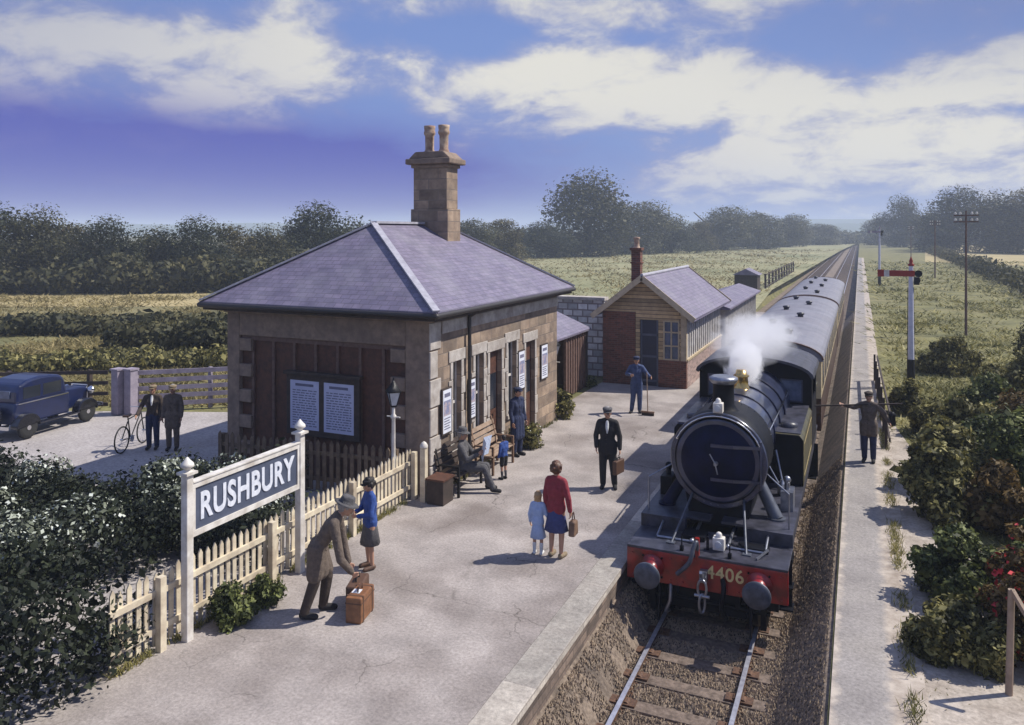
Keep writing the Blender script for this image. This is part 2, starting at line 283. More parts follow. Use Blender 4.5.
M = dict(
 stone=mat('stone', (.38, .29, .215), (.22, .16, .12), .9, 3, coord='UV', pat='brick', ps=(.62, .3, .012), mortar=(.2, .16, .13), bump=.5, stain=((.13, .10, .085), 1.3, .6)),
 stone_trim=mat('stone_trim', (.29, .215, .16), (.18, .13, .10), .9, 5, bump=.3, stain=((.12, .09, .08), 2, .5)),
 pale_stone=mat('pale_stone', (.50, .46, .42), (.33, .29, .26), .9, 5, bump=.4, stain=((.2, .16, .13), 2, .5)),
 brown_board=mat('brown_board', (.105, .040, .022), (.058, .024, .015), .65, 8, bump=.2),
 brown_strip=mat('brown_strip', (.15, .09, .07), (.09, .05, .04), .7, 8),
 slate=mat('slate', (.205, .18, .265), (.135, .12, .18), .55, 2.5, coord='UV', pat='brick', ps=(.24, .15, .008), mortar=(.09, .08, .11), bump=.4, stain=((.26, .25, .28), .9, .4)),
 lead=mat('lead', (.42, .41, .46), (.3, .29, .33), .5, 6),
 gutter=mat('gutter', (.035, .03, .03), None, .5, 9),
 brick=mat('brick', (.20, .07, .045), (.12, .045, .03), .9, 7, coord='UV', pat='brick', ps=(.225, .075, .008), mortar=(.16, .11, .09), bump=.3),
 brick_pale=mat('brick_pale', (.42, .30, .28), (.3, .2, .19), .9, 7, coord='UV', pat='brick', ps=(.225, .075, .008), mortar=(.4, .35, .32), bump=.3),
 white_board=mat('white_board', (.62, .60, .58), (.42, .40, .40), .7, 6, stain=((.25, .22, .2), 2, .5)),
 cream_board=mat('cream_board', (.52, .38, .21), (.38, .27, .15), .7, 5, coord='UV', pat='brick', ps=(6, .14, .012), mortar=(.1, .07, .05), bump=.3),
 cream_trim=mat('cream_trim', (.52, .42, .28), (.38, .30, .2), .7, 5),
 navy_door=mat('navy_door', (.018, .022, .05), None, .5, 4),
 dark_glass=mat('dark_glass', (.02, .024, .035), None, .12, 2, bump=0, spec=.8),
 blue_glass=mat('blue_glass', (.12, .15, .24), (.05, .07, .12), .15, 3, bump=0),
 white_paint=mat('white_paint', (.74, .71, .66), (.55, .51, .46), .5, 6, stain=((.36, .31, .25), 4, .5)),
 picket=mat('picket', (.70, .62, .46), (.50, .42, .31), .75, 5, stain=((.22, .16, .11), 3, .6)),
 picket_dark=mat('picket_dark', (.20, .14, .09), (.10, .07, .05), .8, 6),
 sign_blue=mat('sign_blue', (.085, .10, .15), (.06, .075, .115), .45, 5),
 sign_white=mat('sign_white', (.74, .76, .82), (.55, .58, .66), .5, 9),
 platform=mat('platform', (.39, .345, .32), (.255, .225, .21), .92, 1.1, coord='World', bump=.25, detail=12, stain=((.17, .14, .125), .6, .85), grit=22),
 edge_stone=mat('edge_stone', (.58, .535, .475), (.40, .36, .32), .85, 3, coord='UV', pat='brick', ps=(1.2, 3, .012), mortar=(.25, .22, .2), bump=.3, stain=((.36, .32, .28), 1.3, .6), grit=16),
 platform_wall=mat('platform_wall', (.25, .19, .155), (.12, .09, .075), .9, 3, coord='UV', pat='brick', ps=(.3, .12, .012), bump=.5),
 yard=mat('yard', (.42, .385, .375), (.32, .29, .28), .95, .7, coord='World', detail=12, stain=((.26, .235, .22), .3, .6), grit=14),
 ballast=mat('ballast', (.27, .21, .16), (.12, .09, .07), .95, 14, coord='World', bump=.9, detail=8, stain=((.055, .045, .04), 2.2, .7)),
 stones=mat('stones', (.38, .29, .205), (.17, .13, .095), .95, 9, coord='World'),
 sleeper=mat('sleeper', (.20, .15, .12), (.08, .058, .045), .9, 12, bump=.5),
 rail_rust=mat('rail_rust', (.16, .085, .05), (.07, .04, .03), .7, 20, metal=.3),
 rail_top=mat('rail_top', (.62, .63, .70), (.4, .4, .47), .38, 10, metal=.6, bump=.05),
 path=mat('path', (.30, .275, .26), (.22, .20, .19), .95, 1.4, coord='World', detail=12, stain=((.34, .31, .28), .8, .6), grit=20),
 sand=mat('sand', (.47, .41, .35), (.33, .28, .235), .95, 2.2, coord='World', detail=12, stain=((.22, .18, .14), 1.2, .8), grit=18),
 grass_dry=mat('grass_dry', (.27, .225, .10), (.14, .13, .055), .95, .12, coord='World', detail=14, stain=((.10, .10, .05), .035, .7), contrast=(.3, .7)),
 grass_pale=mat('grass_pale', (.33, .30, .165), (.21, .21, .10), .95, .06, coord='World', detail=14, stain=((.15, .165, .075), .035, .8), grit=.8),
 grass_gold=mat('grass_gold', (.42, .335, .165), (.32, .26, .12), .95, .05, coord='World', detail=14),
 grass=mat('grass', (.20, .185, .065), (.09, .09, .032), .95, .5, coord='World', detail=14, stain=((.22, .19, .08), .3, .8), grit=6),
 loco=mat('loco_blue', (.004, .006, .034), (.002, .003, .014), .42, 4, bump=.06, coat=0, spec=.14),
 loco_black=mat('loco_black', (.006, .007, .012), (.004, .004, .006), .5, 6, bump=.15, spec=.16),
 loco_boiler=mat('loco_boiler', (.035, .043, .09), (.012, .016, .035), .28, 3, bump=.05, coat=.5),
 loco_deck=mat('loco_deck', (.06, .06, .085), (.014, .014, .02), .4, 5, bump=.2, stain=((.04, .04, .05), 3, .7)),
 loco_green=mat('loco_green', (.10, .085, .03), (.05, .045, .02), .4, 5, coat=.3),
 red=mat('buffer_red', (.33, .012, .010), (.20, .008, .008), .35, 5, bump=.08, coat=.3, stain=((.05, .01, .008), 4, .85)),
 steel=mat('steel', (.35, .36, .40), (.2, .21, .25), .35, 8, metal=.8),
 buffer_face=mat('buffer_face', (.10, .11, .14), (.05, .055, .07), .5, 6, metal=.3),
 brass=mat('brass', (.72, .50, .20), (.5, .33, .12), .25, 8, metal=1),
 gold=mat('gold_paint', (.70, .55, .26), (.5, .38, .17), .5, 8),
 roof_grey=mat('coach_roof', (.21, .21, .25), (.14, .14, .17), .6, 1.2, stain=((.18, .17, .2), .7, .6)),
 choc=mat('chocolate', (.07, .03, .018), None, .4, 3, coat=.3), cream=mat('coach_cream', (.62, .50, .30), None, .4, 3, coat=.3),
 leather=mat('leather', (.24, .105, .045), (.14, .06, .026), .5, 9), strap=mat('strap_leather', (.10, .05, .03), None, .6, 9),
 wood=mat('wood', (.22, .13, .08), (.12, .07, .045), .7, 6), wood_pale=mat('wood_pale', (.36, .26, .19), (.24, .17, .12), .7, 6),
 wood_dark=mat('wood_dark', (.06, .04, .032), (.03, .022, .018), .8, 6),
 lilac_wood=mat('lilac_wood', (.34, .30, .36), (.23, .20, .25), .75, 5, stain=((.16, .13, .16), 2, .5)),
 iron=mat('iron', (.02, .02, .022), None, .5, 9, metal=.5), lamp_glass=mat('lamp_glass', (.55, .58, .62), (.4, .42, .46), .15, 5, bump=0),
 paper=mat('paper', (.70, .72, .78), (.6, .62, .7), .8, 4), paper_lilac=mat('paper_lilac', (.52, .53, .68), (.46, .47, .62), .8, 3),
 print=mat('print_ink', (.16, .16, .24), None, .9, 5), picture=mat('poster_picture', (.42, .34, .36), (.18, .20, .32), .8, 9, contrast=(.45, .55)),
 skin=mat('skin', (.44, .25, .17), (.38, .2, .13), .55, 8, bump=.03), hair_dark=mat('hair_dark', (.02, .014, .012), None, .6, 30), hair_brown=mat('hair_brown', (.11, .04, .016), (.04, .015, .008), .55, 30),
 hair_fair=mat('hair_fair', (.42, .27, .13), (.3, .18, .08), .55, 30), hair_grey=mat('hair_grey', (.28, .26, .25), None, .6, 30),
 black_cloth=mat('black_cloth', (.018, .016, .018), None, .85, 16, bump=.8, contrast=(.3, .7)), brown_cloth=mat('brown_cloth', (.065, .045, .035), (.04, .028, .022), .9, 16, bump=.8, contrast=(.3, .7)), grey_cloth=mat('grey_cloth', (.10, .095, .10), (.06, .058, .062), .9, 16, bump=.8, contrast=(.3, .7)),
 navy_cloth=mat('navy_cloth', (.02, .03, .085), (.012, .018, .05), .85, 16, bump=.8, contrast=(.3, .7)), blue_cloth=mat('blue_cloth', (.03, .08, .30), (.02, .05, .2), .85, 16, bump=.8, contrast=(.3, .7)), overall=mat('overall_blue', (.06, .09, .20), (.03, .05, .12), .85, 16, bump=.8, contrast=(.3, .7)),
 red_cloth=mat('red_cloth', (.27, .03, .045), (.19, .02, .03), .85, 16, bump=.8, contrast=(.3, .7)), skirt_blue=mat('skirt_blue', (.045, .06, .19), (.03, .04, .13), .85, 16, bump=.8, contrast=(.3, .7)), pale_blue=mat('pale_blue_cloth', (.36, .46, .68), (.28, .37, .58), .85, 16, bump=.8, contrast=(.3, .7)),
 white_cloth=mat('white_cloth', (.72, .72, .72), None, .85, 16, bump=.8, contrast=(.3, .7)), tan_cloth=mat('tan_cloth', (.25, .19, .12), None, .85, 16, bump=.8, contrast=(.3, .7)), tweed=mat('tweed', (.15, .115, .09), (.08, .06, .05), .9, 16, bump=.8, contrast=(.3, .7)),
 car_blue=mat('car_blue', (.008, .015, .065), (.006, .011, .045), .3, 3, bump=.02, coat=.4), car_black=mat('car_black', (.012, .013, .022), None, .25, 3, bump=.02, coat=.8),
 rubber=mat('rubber', (.02, .02, .02), None, .85, 9), chrome=mat('chrome', (.7, .7, .72), None, .15, 3, metal=1, bump=0),
 sig_red=mat('signal_red', (.33, .03, .02), (.24, .02, .015), .45, 6), sig_white=mat('signal_white', (.62, .62, .70), (.48, .48, .56), .5, 6),
 pot=mat('clay_pot', (.50, .38, .28), (.24, .14, .10), .85, 5), pot_dark=mat('clay_dark', (.13, .07, .05), None, .9, 5),
 bark=mat('bark', (.10, .075, .055), (.05, .038, .03), .95, 6, bump=.6), hill=mat('far_hill', (.10, .13, .10), (.06, .09, .07), .95, .01, coord='World', bump=0),
 rose_red=mat('rose_red', (.6, .03, .04), None, .6, 9), blossom=mat('blossom', (.62, .64, .60), (.44, .48, .40), .7, 9),
)
LEAF = dict(
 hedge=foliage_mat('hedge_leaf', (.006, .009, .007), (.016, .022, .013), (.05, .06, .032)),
 bush=foliage_mat('bush_leaf', (.03, .03, .01), (.12, .112, .034), (.34, .30, .11), 2.2),
 green=foliage_mat('green_leaf', (.018, .024, .008), (.065, .08, .022), (.20, .22, .07), 2.2),
 rust=foliage_mat('rust_leaf', (.04, .025, .008), (.11, .07, .022), (.24, .16, .06), 2.2),
 far=foliage_mat('far_leaf', (.026, .028, .014), (.055, .056, .024), (.13, .118, .05), .5),
 grey=foliage_mat('grey_leaf', (.06, .065, .042), (.10, .10, .06), (.19, .185, .11), .25),
 dusk=foliage_mat('dusk_leaf', (.018, .024, .016), (.038, .046, .026), (.085, .09, .045), .5), olive=foliage_mat('olive_leaf', (.04, .036, .014), (.085, .074, .028), (.17, .145, .06), .5),
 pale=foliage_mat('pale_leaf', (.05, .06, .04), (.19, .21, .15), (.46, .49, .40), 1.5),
 grass=foliage_mat('grass_blade', (.07, .075, .022), (.19, .18, .055), (.40, .35, .14), .5),
 straw=foliage_mat('straw_blade', (.10, .085, .03), (.20, .165, .065), (.36, .29, .13), .25),
)
# ================================================================ GROUND
PE = -3.70     # left platform edge
RE = -0.62     # right platform edge
def ground():
    xs = [-2500, -900, -400, -200, -120, -80, -50, -30, -15, -8.6, -8.2, -3.95, -3.9, -0.4, -0.35, 5, 15, 30, 60, 120, 300, 900, 2500]
    ys = [-60, 0, 20, 58, 59, 80, 120, 180, 260, 400, 700, 1200, 2500]
    def h(x, y):
        if y <= 58: return -1.5 if -3.92 <= x <= -.38 else -.03
        return -1.12 if -8.3 <= x <= -.38 else -.03
    b = MB(); nx = len(xs)
    for y in ys:
        for x in xs: b.v.append((x, y, h(x, y)))
    b.f = [(j*nx+i, j*nx+i+1, (j+1)*nx+i+1, (j+1)*nx+i) for j in range(len(ys)-1) for i in range(nx-1)]; b.mi = [0]*len(b.f); b.sm = [False]*len(b.f)
    o = struct(b.build('ground', M['grass'], uv=False, recalc=False))
ground()
def add_cracks(m, sc=.55, width=.012):
    t = m.node_tree; n = t.nodes; l = t.links; bs = n["Principled BSDF"]; src = bs.inputs["Base Color"].links[0].from_socket
    g = n.new("ShaderNodeNewGeometry"); ns = n.new("ShaderNodeTexNoise"); ns.inputs["Scale"].default_value = 2.5; ns.inputs["Detail"].default_value = 6; l.new(g.outputs["Position"], ns.inputs["Vector"])
    vm = n.new("ShaderNodeVectorMath"); vm.operation = 'MULTIPLY_ADD'; l.new(ns.outputs["Color"], vm.inputs[0]); vm.inputs[1].default_value = (.5, .5, 0); l.new(g.outputs["Position"], vm.inputs[2])
    v = n.new("ShaderNodeTexVoronoi"); v.feature = 'DISTANCE_TO_EDGE'; v.inputs["Scale"].default_value = sc; l.new(vm.outputs[0], v.inputs["Vector"])
    mr = n.new("ShaderNodeMapRange"); mr.inputs[1].default_value = 0; mr.inputs[2].default_value = width*sc; mr.inputs[3].default_value = .8; mr.inputs[4].default_value = 0; l.new(v.outputs["Distance"], mr.inputs[0])
    n2 = n.new("ShaderNodeTexNoise"); n2.inputs["Scale"].default_value = .6; l.new(g.outputs["Position"], n2.inputs["Vector"]); m2 = n.new("ShaderNodeMapRange"); m2.inputs[1].default_value = .48; m2.inputs[2].default_value = .58; l.new(n2.outputs["Fac"], m2.inputs[0])
    mu = n.new("ShaderNodeMath"); mu.operation = 'MULTIPLY'; l.new(mr.outputs[0], mu.inputs[0]); l.new(m2.outputs[0], mu.inputs[1])
    mx = n.new("ShaderNodeMix"); mx.data_type = 'RGBA'; l.new(mu.outputs[0], mx.inputs[0]); l.new(src, mx.inputs[6]); mx.inputs[7].default_value = (.07, .06, .05, 1); l.new(mx.outputs[2], bs.inputs["Base Color"])
add_cracks(M['platform'])
# left platform
b = MB(); b.box((-8.95, -3, -1.2), (PE-.45, 58, 0.0)); struct(b.build('platform', M['platform']))
b = MB(); b.box((PE-.445, -3, -.1), (PE+.02, 58, .012)); struct(b.build('platform_edge', M['edge_stone'], bevel=.015))
b = MB(); b.box((PE-.44, -3, -1.2), (PE-.03, 58, -.105)); struct(b.build('platform_wall', M['platform_wall']))
# right platform
def path_mat():
    m = M['path'].copy(); t = m.node_tree; n = t.nodes; l = t.links; bs = n["Principled BSDF"]
    src = bs.inputs["Base Color"].links[0].from_socket
    g = n.new("ShaderNodeNewGeometry"); sp = n.new("ShaderNodeSeparateXYZ"); l.new(g.outputs["Position"], sp.inputs[0])
    def M_(op, a, b_):
        q = n.new("ShaderNodeMath"); q.operation = op
        for i, v in enumerate((a, b_)):
            if v is None: continue
            if isinstance(v, float): q.inputs[i].default_value = v
            else: l.new(v, q.inputs[i])
        return q.outputs[0]
    ns = n.new("ShaderNodeTexNoise"); ns.inputs["Scale"].default_value = 3.0; ns.inputs["Detail"].default_value = 9; ns.inputs["Roughness"].default_value = .7; l.new(g.outputs["Position"], ns.inputs["Vector"])
    d = M_('ABSOLUTE', M_('SUBTRACT', sp.outputs[0], .03), None)
    d = M_('ADD', d, M_('MULTIPLY', M_('SUBTRACT', ns.outputs["Fac"], .5), .35))
    mr = n.new("ShaderNodeMapRange"); mr.inputs[1].default_value = .26; mr.inputs[2].default_value = .36; l.new(d, mr.inputs[0])
    rp = n.new("ShaderNodeValToRGB"); rp.color_ramp.elements[0].color = (.27, .22, .18, 1); rp.color_ramp.elements[1].color = (.46, .40, .34, 1); rp.color_ramp.elements[0].position = .35; rp.color_ramp.elements[1].position = .6; l.new(ns.outputs["Fac"], rp.inputs[0])
    mx = n.new("ShaderNodeMix"); mx.data_type = 'RGBA'; l.new(mr.outputs[0], mx.inputs[0]); l.new(src, mx.inputs[6]); l.new(rp.outputs[0], mx.inputs[7]); l.new(mx.outputs[2], bs.inputs["Base Color"]); return m
b = MB(); b.box((-.33, -3, -1.2), (.75, 190, -.006)); struct(b.build('path', path_mat()))
# sandy ground beyond the path
pts = [(.345, -3), (3.8, -3), (3.2, 8), (2.6, 12), (2.3, 14), (1.9, 17), (1.5, 20), (1.25, 23), (.9, 26), (.345, 27)]
struct(sheet('verge', pts, -.012, M['sand']))
# yard left of the building
struct(sheet('yard', [(-60, -3), (-8.96, -3), (-8.96, 24), (-16.2, 19.8), (-24, 16.6), (-60, 5)], -.016, M['yard']))
# ballast bed
BPROF = [(PE-.035, -.42), (PE+.12, -.5), (PE+.45, -.98), (PE+.6, -1.02), (-1.25, -1.02), (-1.05, -.92), (-.42, -.10), (-.3, -.045)]
b = MB(); b.prism([*BPROF, (-.3, -1.4), (PE-.035, -1.4)], 'y', -3, 62); struct(b.build('ballast', M['ballast']))
b = MB(); b.box((PE-.02, 62.01, -1.3), (-.39, 420, -1.02)); struct(b.build('far_ballast', M['ballast']))
b = MB(); b.box((-7.9, 59.2, -1.3), (PE-.03, 420, -1.025)); struct(b.build('siding_ballast', M['ballast']))
# loose stones on the ballast
n = 70000
px = rng.uniform(PE+.02, -.42, n); py = 6.0+rng.random(n)**1.3*16; pz = np.interp(px, [p[0] for p in BPROF], [p[1] for p in BPROF])+.012+rng.uniform(0, .03, n); kp = ~((np.abs(((py-4.3+.36) % .72)-.36) < .15) & (np.abs(px+2.33) < 1.12)); px, py, pz = px[kp], py[kp], pz[kp]; n = len(px); c = np.stack([px, py, pz], 1)
tet = np.array([[1, 0, -.6], [-.5, .87, -.6], [-.5, -.87, -.6], [0, 0, .8]])
ang = rng.uniform(0, 6.28, n); s_ = rng.uniform(.010, .028, n)
rot = np.zeros((n, 3, 3)); rot[:, 0, 0] = np.cos(ang); rot[:, 0, 1] = -np.sin(ang); rot[:, 1, 0] = np.sin(ang); rot[:, 1, 1] = np.cos(ang); rot[:, 2, 2] = 1
vv = np.einsum('nij,kj->nki', rot, tet)*s_[:, None, None]+c[:, None, :]
tri = vv[:, [0, 1, 3, 1, 2, 3, 2, 0, 3], :].reshape(-1, 3)
tag(rawquads('ballast_stones', M['stones'], None, tri, 3), 'loose brown ballast stones lying between and beside the rails', 'stones', kind='stuff')

# fields (sheets of different crops) on the ground
def field(pts, z, m): struct(sheet('field', [P(u, v) for u, v in pts], z, m))
field([(-500, 420), (-200, 340), (300, 330), (760, 262), (840, 246), (700, 240), (-900, 243)], .0, M['grass_dry'])
field([(-700, 312), (250, 306), (330, 290), (300, 288), (-700, 291)], .012, M['grass_gold'])
field([(430, 330), (740, 330), (772, 290), (842, 250), (860, 242), (500, 247), (250, 262), (200, 300)], .02, M['grass_pale'])
field([(925, 262), (1500, 285), (2200, 244), (925, 237)], .02, M['grass_gold'])
# far hills
def hill(u0, u1, D, hgt, seed, thick=300):
    r = random.Random(seed); b = MB(True); n = 40; ph = [r.uniform(0, 6) for _ in range(4)]
    rows = []
    for j, (dd, k) in enumerate(((0, 0), (.35, .7), (.6, 1), (1, 0))):
        for i in range(n+1):
            t = i/n; u = u0+(u1-u0)*t; d = D+thick*dd
            env = math.sin(math.pi*t)**.5
            z = hgt*k*env*(.72+.16*math.sin(6*t+ph[0])+.09*math.sin(15*t+ph[1])+.04*math.sin(37*t+ph[2]))
            l = (u-512)*d/F_PX
            b.v.append((l*math.cos(YAW)-d*math.sin(YAW), l*math.sin(YAW)+d*math.cos(YAW), z-1))
    b.f = [(j*(n+1)+i, j*(n+1)+i+1, (j+1)*(n+1)+i+1, (j+1)*(n+1)+i) for j in range(3) for i in range(n)]; b.mi = [0]*len(b.f); b.sm = [True]*len(b.f)
    struct(b.build('hills', M['hill'], uv=False))
hill(-300, 640, 1150, 33, 1); hill(450, 1350, 1250, 38, 2); hill(640, 980, 900, 20, 5)

# ================================================================ TRACK
def track(name, x0, ys, near, label):
    t = thing(name, label, 'railway track', (x0, ys[0], -1.02))
    zr = -.9
    for sx in (-.7525, .7525):
        b = MB(); b.cur = 0
        b.box((x0+sx-.065, ys[0], zr-.135), (x0+sx+.065, ys[1], zr-.115)); b.box((x0+sx-.012, ys[0], zr-.116), (x0+sx+.012, ys[1], zr-.04)); b.box((x0+sx-.034, ys[0], zr-.041), (x0+sx+.034, ys[1], zr-.008))
        b.cur = 1; b.box((x0+sx-.033, ys[0], zr-.0085), (x0+sx+.033, ys[1], zr)); b.build('rail', [M['rail_rust'], M['rail_top']], t, world=True)
    y = ys[0]+.3; far = MB()
    while y < ys[1]:
        if y < near:
            b = MB(); j = random.uniform(-.04, .04); b.box((x0-1.28+j, y-.125, -1.12), (x0+1.28+j, y+.125, -.985+random.uniform(-.01, .01)))
            s_ = b.build('sleeper', M['sleeper'], t, world=True, bevel=.01)
            for sx in (-.7525, .7525):
                c = MB(); q = x0+sx
                c.box((q-.19, y-.09, -.99), (q+.19, y+.09, -.962)); c.prism([(q-.15, -1.01), (q-.05, -1.01), (q-.036, -.94), (q-.07, -.94)], 'y', y-.06, y+.06)
                c.prism([(q+.05, -1.01), (q+.15, -1.01), (q+.07, -.94), (q+.036, -.94)], 'y', y-.06, y+.06)
                for e in (-.15, .15): c.cyl((q+e, y, -1.01), (q+e, y, -.985), .018, n=6)
                k = c.build('rail_chair', M['rail_rust'], s_, world=True)
        else: far.box((x0-1.28, y-.125, -1.12), (x0+1.28, y+.125, -1.0))
        y += .72
    far.build('sleeper_row', M['sleeper'], t, world=True)['kind'] = 'stuff'
TX = -2.33
track('railway_track', TX, (4.0, 400), 16.5, 'long railway track with shiny rails running under the engine to the horizon')
track('siding_track', -6.1, (60, 400), 0, 'rusty siding track parallel to the main line beyond the hut')

# ================================================================ STATION BUILDING
BX0, BX1, BY0, BY1, BH = -14.15, -8.45, 14.6, 22.3, 3.75
bld = thing('station_building', 'square stone station building with hipped slate roof and boarded end wall', 'station building', (-11.3, 18.4, 0))
def wall_x(b, x0, x1, y0, y1, z0, z1, ops):
    ys = sorted({y0, y1, *[o[0] for o in ops], *[o[1] for o in ops]}); 
    for i in range(len(ys)-1):
        a, c = ys[i], ys[i+1]; hit = [o for o in ops if o[0] <= a+1e-6 and o[1] >= c-1e-6]
        if not hit: b.box((x0, a, z0), (x1, c, z1))
        else:
            o = hit[0]
            if o[2] > z0: b.box((x0, a, z0), (x1, c, o[2]))
            if o[3] < z1: b.box((x0, a, o[3]), (x1, c, z1))
OPS = [(15.62, 16.02, .75, 2.75), (16.75, 17.2, .75, 2.75), (17.55, 18.25, 0, 2.7), (18.65, 19.2, .9, 2.8), (19.85, 20.5, 0, 2.65)]
b = MB(); wall_x(b, BX1-.32, BX1, BY0+.302, BY1, 0, BH, OPS); b.build('platform_side_wall', M['stone'], bld, world=True)
b = MB(); b.box((BX0, BY0+.02, 0), (BX0+.3, BY1, BH)); b.box((BX0+.3, BY1-.3, 0), (BX1-.32, BY1, BH)); b.build('rear_wall', M['stone'], bld, world=True)
# end wall: stone frame with boarded panel
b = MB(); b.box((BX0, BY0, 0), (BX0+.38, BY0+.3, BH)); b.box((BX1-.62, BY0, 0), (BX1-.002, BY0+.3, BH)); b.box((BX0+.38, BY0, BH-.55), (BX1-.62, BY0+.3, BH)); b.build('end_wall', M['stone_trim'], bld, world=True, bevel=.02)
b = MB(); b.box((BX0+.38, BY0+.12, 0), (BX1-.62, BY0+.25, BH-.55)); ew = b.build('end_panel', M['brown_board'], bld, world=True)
b = MB(); x = BX0+.75
while x < BX1-1.1: b.box((x-.035, BY0+.07, .02), (x+.035, BY0+.118, BH-.56)); x += .62
b.box((BX0+.39, BY0+.06, BH-.66), (BX1-.63, BY0+.115, BH-.555)); b.build('board_strip', M['brown_strip'], ew, world=True)
for k in range(5):
    z = .35+k*.62
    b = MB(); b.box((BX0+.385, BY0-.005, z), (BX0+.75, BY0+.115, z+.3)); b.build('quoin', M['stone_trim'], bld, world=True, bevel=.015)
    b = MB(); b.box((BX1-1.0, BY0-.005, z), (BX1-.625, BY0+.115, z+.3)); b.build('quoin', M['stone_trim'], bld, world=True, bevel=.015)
b = MB()
for k in range(6):
    z = .05+k*.62; b.box((BX1-.01, BY0-.02, z), (BX1+.03, BY0+(.45 if k % 2 else .3), z+.58))
for o in OPS:
    for k in range(5):
        z = o[2]+k*(o[3]-o[2])/5; e = .2 if k % 2 else .12
        b.box((BX1+.002, o[0]-e, z+.01), (BX1+.025, o[0], z+(o[3]-o[2])/5-.01)); b.box((BX1+.002, o[1], z+.01), (BX1+.025, o[1]+e, z+(o[3]-o[2])/5-.01))
    b.box((BX1+.002, o[0]-.2, o[3]), (BX1+.03, o[1]+.2, o[3]+.26))
    if o[2] > .1: b.box((BX1-.1, o[0]-.12, o[2]-.1), (BX1+.07, o[1]+.12, o[2]+.005))
b.box((BX1+.002, BY0+.5, BH-.3), (BX1+.04, BY1, BH-.02))
b.build('window_surrounds', M['pale_stone'], bld, world=True, bevel=.01)
b = MB(); b.box((BX0+.32, BY0+.3, -.02), (BX1-.33, BY1-.3, .02)); b.box((BX1-2.2, BY0+.3, 0), (BX1-2.1, BY1-.3, BH-.05)); b.build('interior', M['wood_dark'], bld, world=True)
for o in OPS:
    b = MB(); xa = BX1-.16
    if o[2] > .1:
        for y in (o[0], o[1]-.05, (o[0]+o[1])/2-.02): b.box((xa, y, o[2]), (xa+.05, y+.05, o[3]))
        for z in (o[2], o[3]-.06, (o[2]+o[3])/2): b.box((xa+.003, o[0], z), (xa+.047, o[1], z+.06))
        w_ = b.build('window', M['white_paint'], bld, world=True); g = MB(); g.box((xa+.015, o[0]+.02, o[2]+.02), (xa+.025, o[1]-.02, o[3]-.02)); g.build('pane', M['dark_glass'], w_, world=True)
    else:
        b.box((xa, o[0], .02), (xa+.05, o[1], o[3])); d = b.build('door', M['brown_board'], bld, world=True)
        g = MB(); g.box((xa+.05, o[0]+.1, 1.2), (xa+.06, o[1]-.1, 2.1)); g.build('pane', M['dark_glass'], d, world=True)
        g = MB(); g.ball((xa+.09, o[0]+.09, 1.0), .035); g.build('handle', M['brass'], d, world=True)
# roof
E0, E1, F0, F1 = BX0-.48, BX1+.4, BY0-.42, BY1+.45; ZE = 4.02; RX = -11.35; RY0, RY1, ZR = 16.75, 20.3, 5.92
def roofpts(dz): return [(E0, F0, ZE+dz), (E1, F0, ZE+dz), (E1, F1, ZE+dz), (E0, F1, ZE+dz), (RX, RY0, ZR+dz), (RX, RY1, ZR+dz)]
b = MB(); b.add(roofpts(0)+roofpts(-.09), [(0, 1, 4), (1, 2, 5, 4), (2, 3, 5), (3, 0, 4, 5), (7, 6, 10), (8, 7, 10, 11), (9, 8, 11), (6, 9, 11, 10), (0, 6, 7, 1), (1, 7, 8, 2), (2, 8, 9, 3), (3, 9, 6, 0)])
rf = b.build('roof', M['slate'], bld, world=True)
b = MB(); q = roofpts(.03)
for i, j in ((0, 4), (1, 4), (2, 5), (3, 5)): b.bar(q[i], q[j], .16, .04)
b.bar(q[4], q[5], .2, .06); b.build('ridge_cap', M['lead'], rf, world=True)
b = MB(); 
for p, q in (((E0, F0), (E1, F0)), ((E1, F0), (E1, F1)), ((E1, F1), (E0, F1)), ((E0, F1), (E0, F0))): b.cyl((*p, ZE-.08), (*q, ZE-.08), .06, n=10); b.ball((*q, ZE-.08), .06)
b.cyl((BX1+.09, 16.3, ZE-.25), (BX1+.09, 16.3, .1), .045, n=10); b.cyl((E1-.02, 16.3, ZE-.1), (BX1+.09, 16.3, ZE-.3), .045, n=10)
b.build('gutter', M['gutter'], rf, world=True)
b = MB(); b.box((E0+.06, F0+.06, ZE-.2), (E1-.06, F0+.1, ZE-.11)); b.box((E1-.1, F0+.1, ZE-.2), (E1-.06, F1-.1, ZE-.11)); b.box((E0+.1, F0+.1, ZE-.13), (E1-.1, F1-.1, ZE-.11)); b.build('soffit', M['wood_dark'], rf, world=True)
b = MB(); x = BX0+.1
b.box((BX0-.06, BY0-.07, BH), (BX1+.07, BY0+.35, ZE-.14)); b.box((BX1-.3, BY0+.35, BH), (BX1+.07, BY1+.05, ZE-.14)); b.box((BX0-.06, BY0+.35, BH), (BX0+.3, BY1, ZE-.14)); b.build('cornice', M['stone_trim'], bld, world=True, bevel=.015)
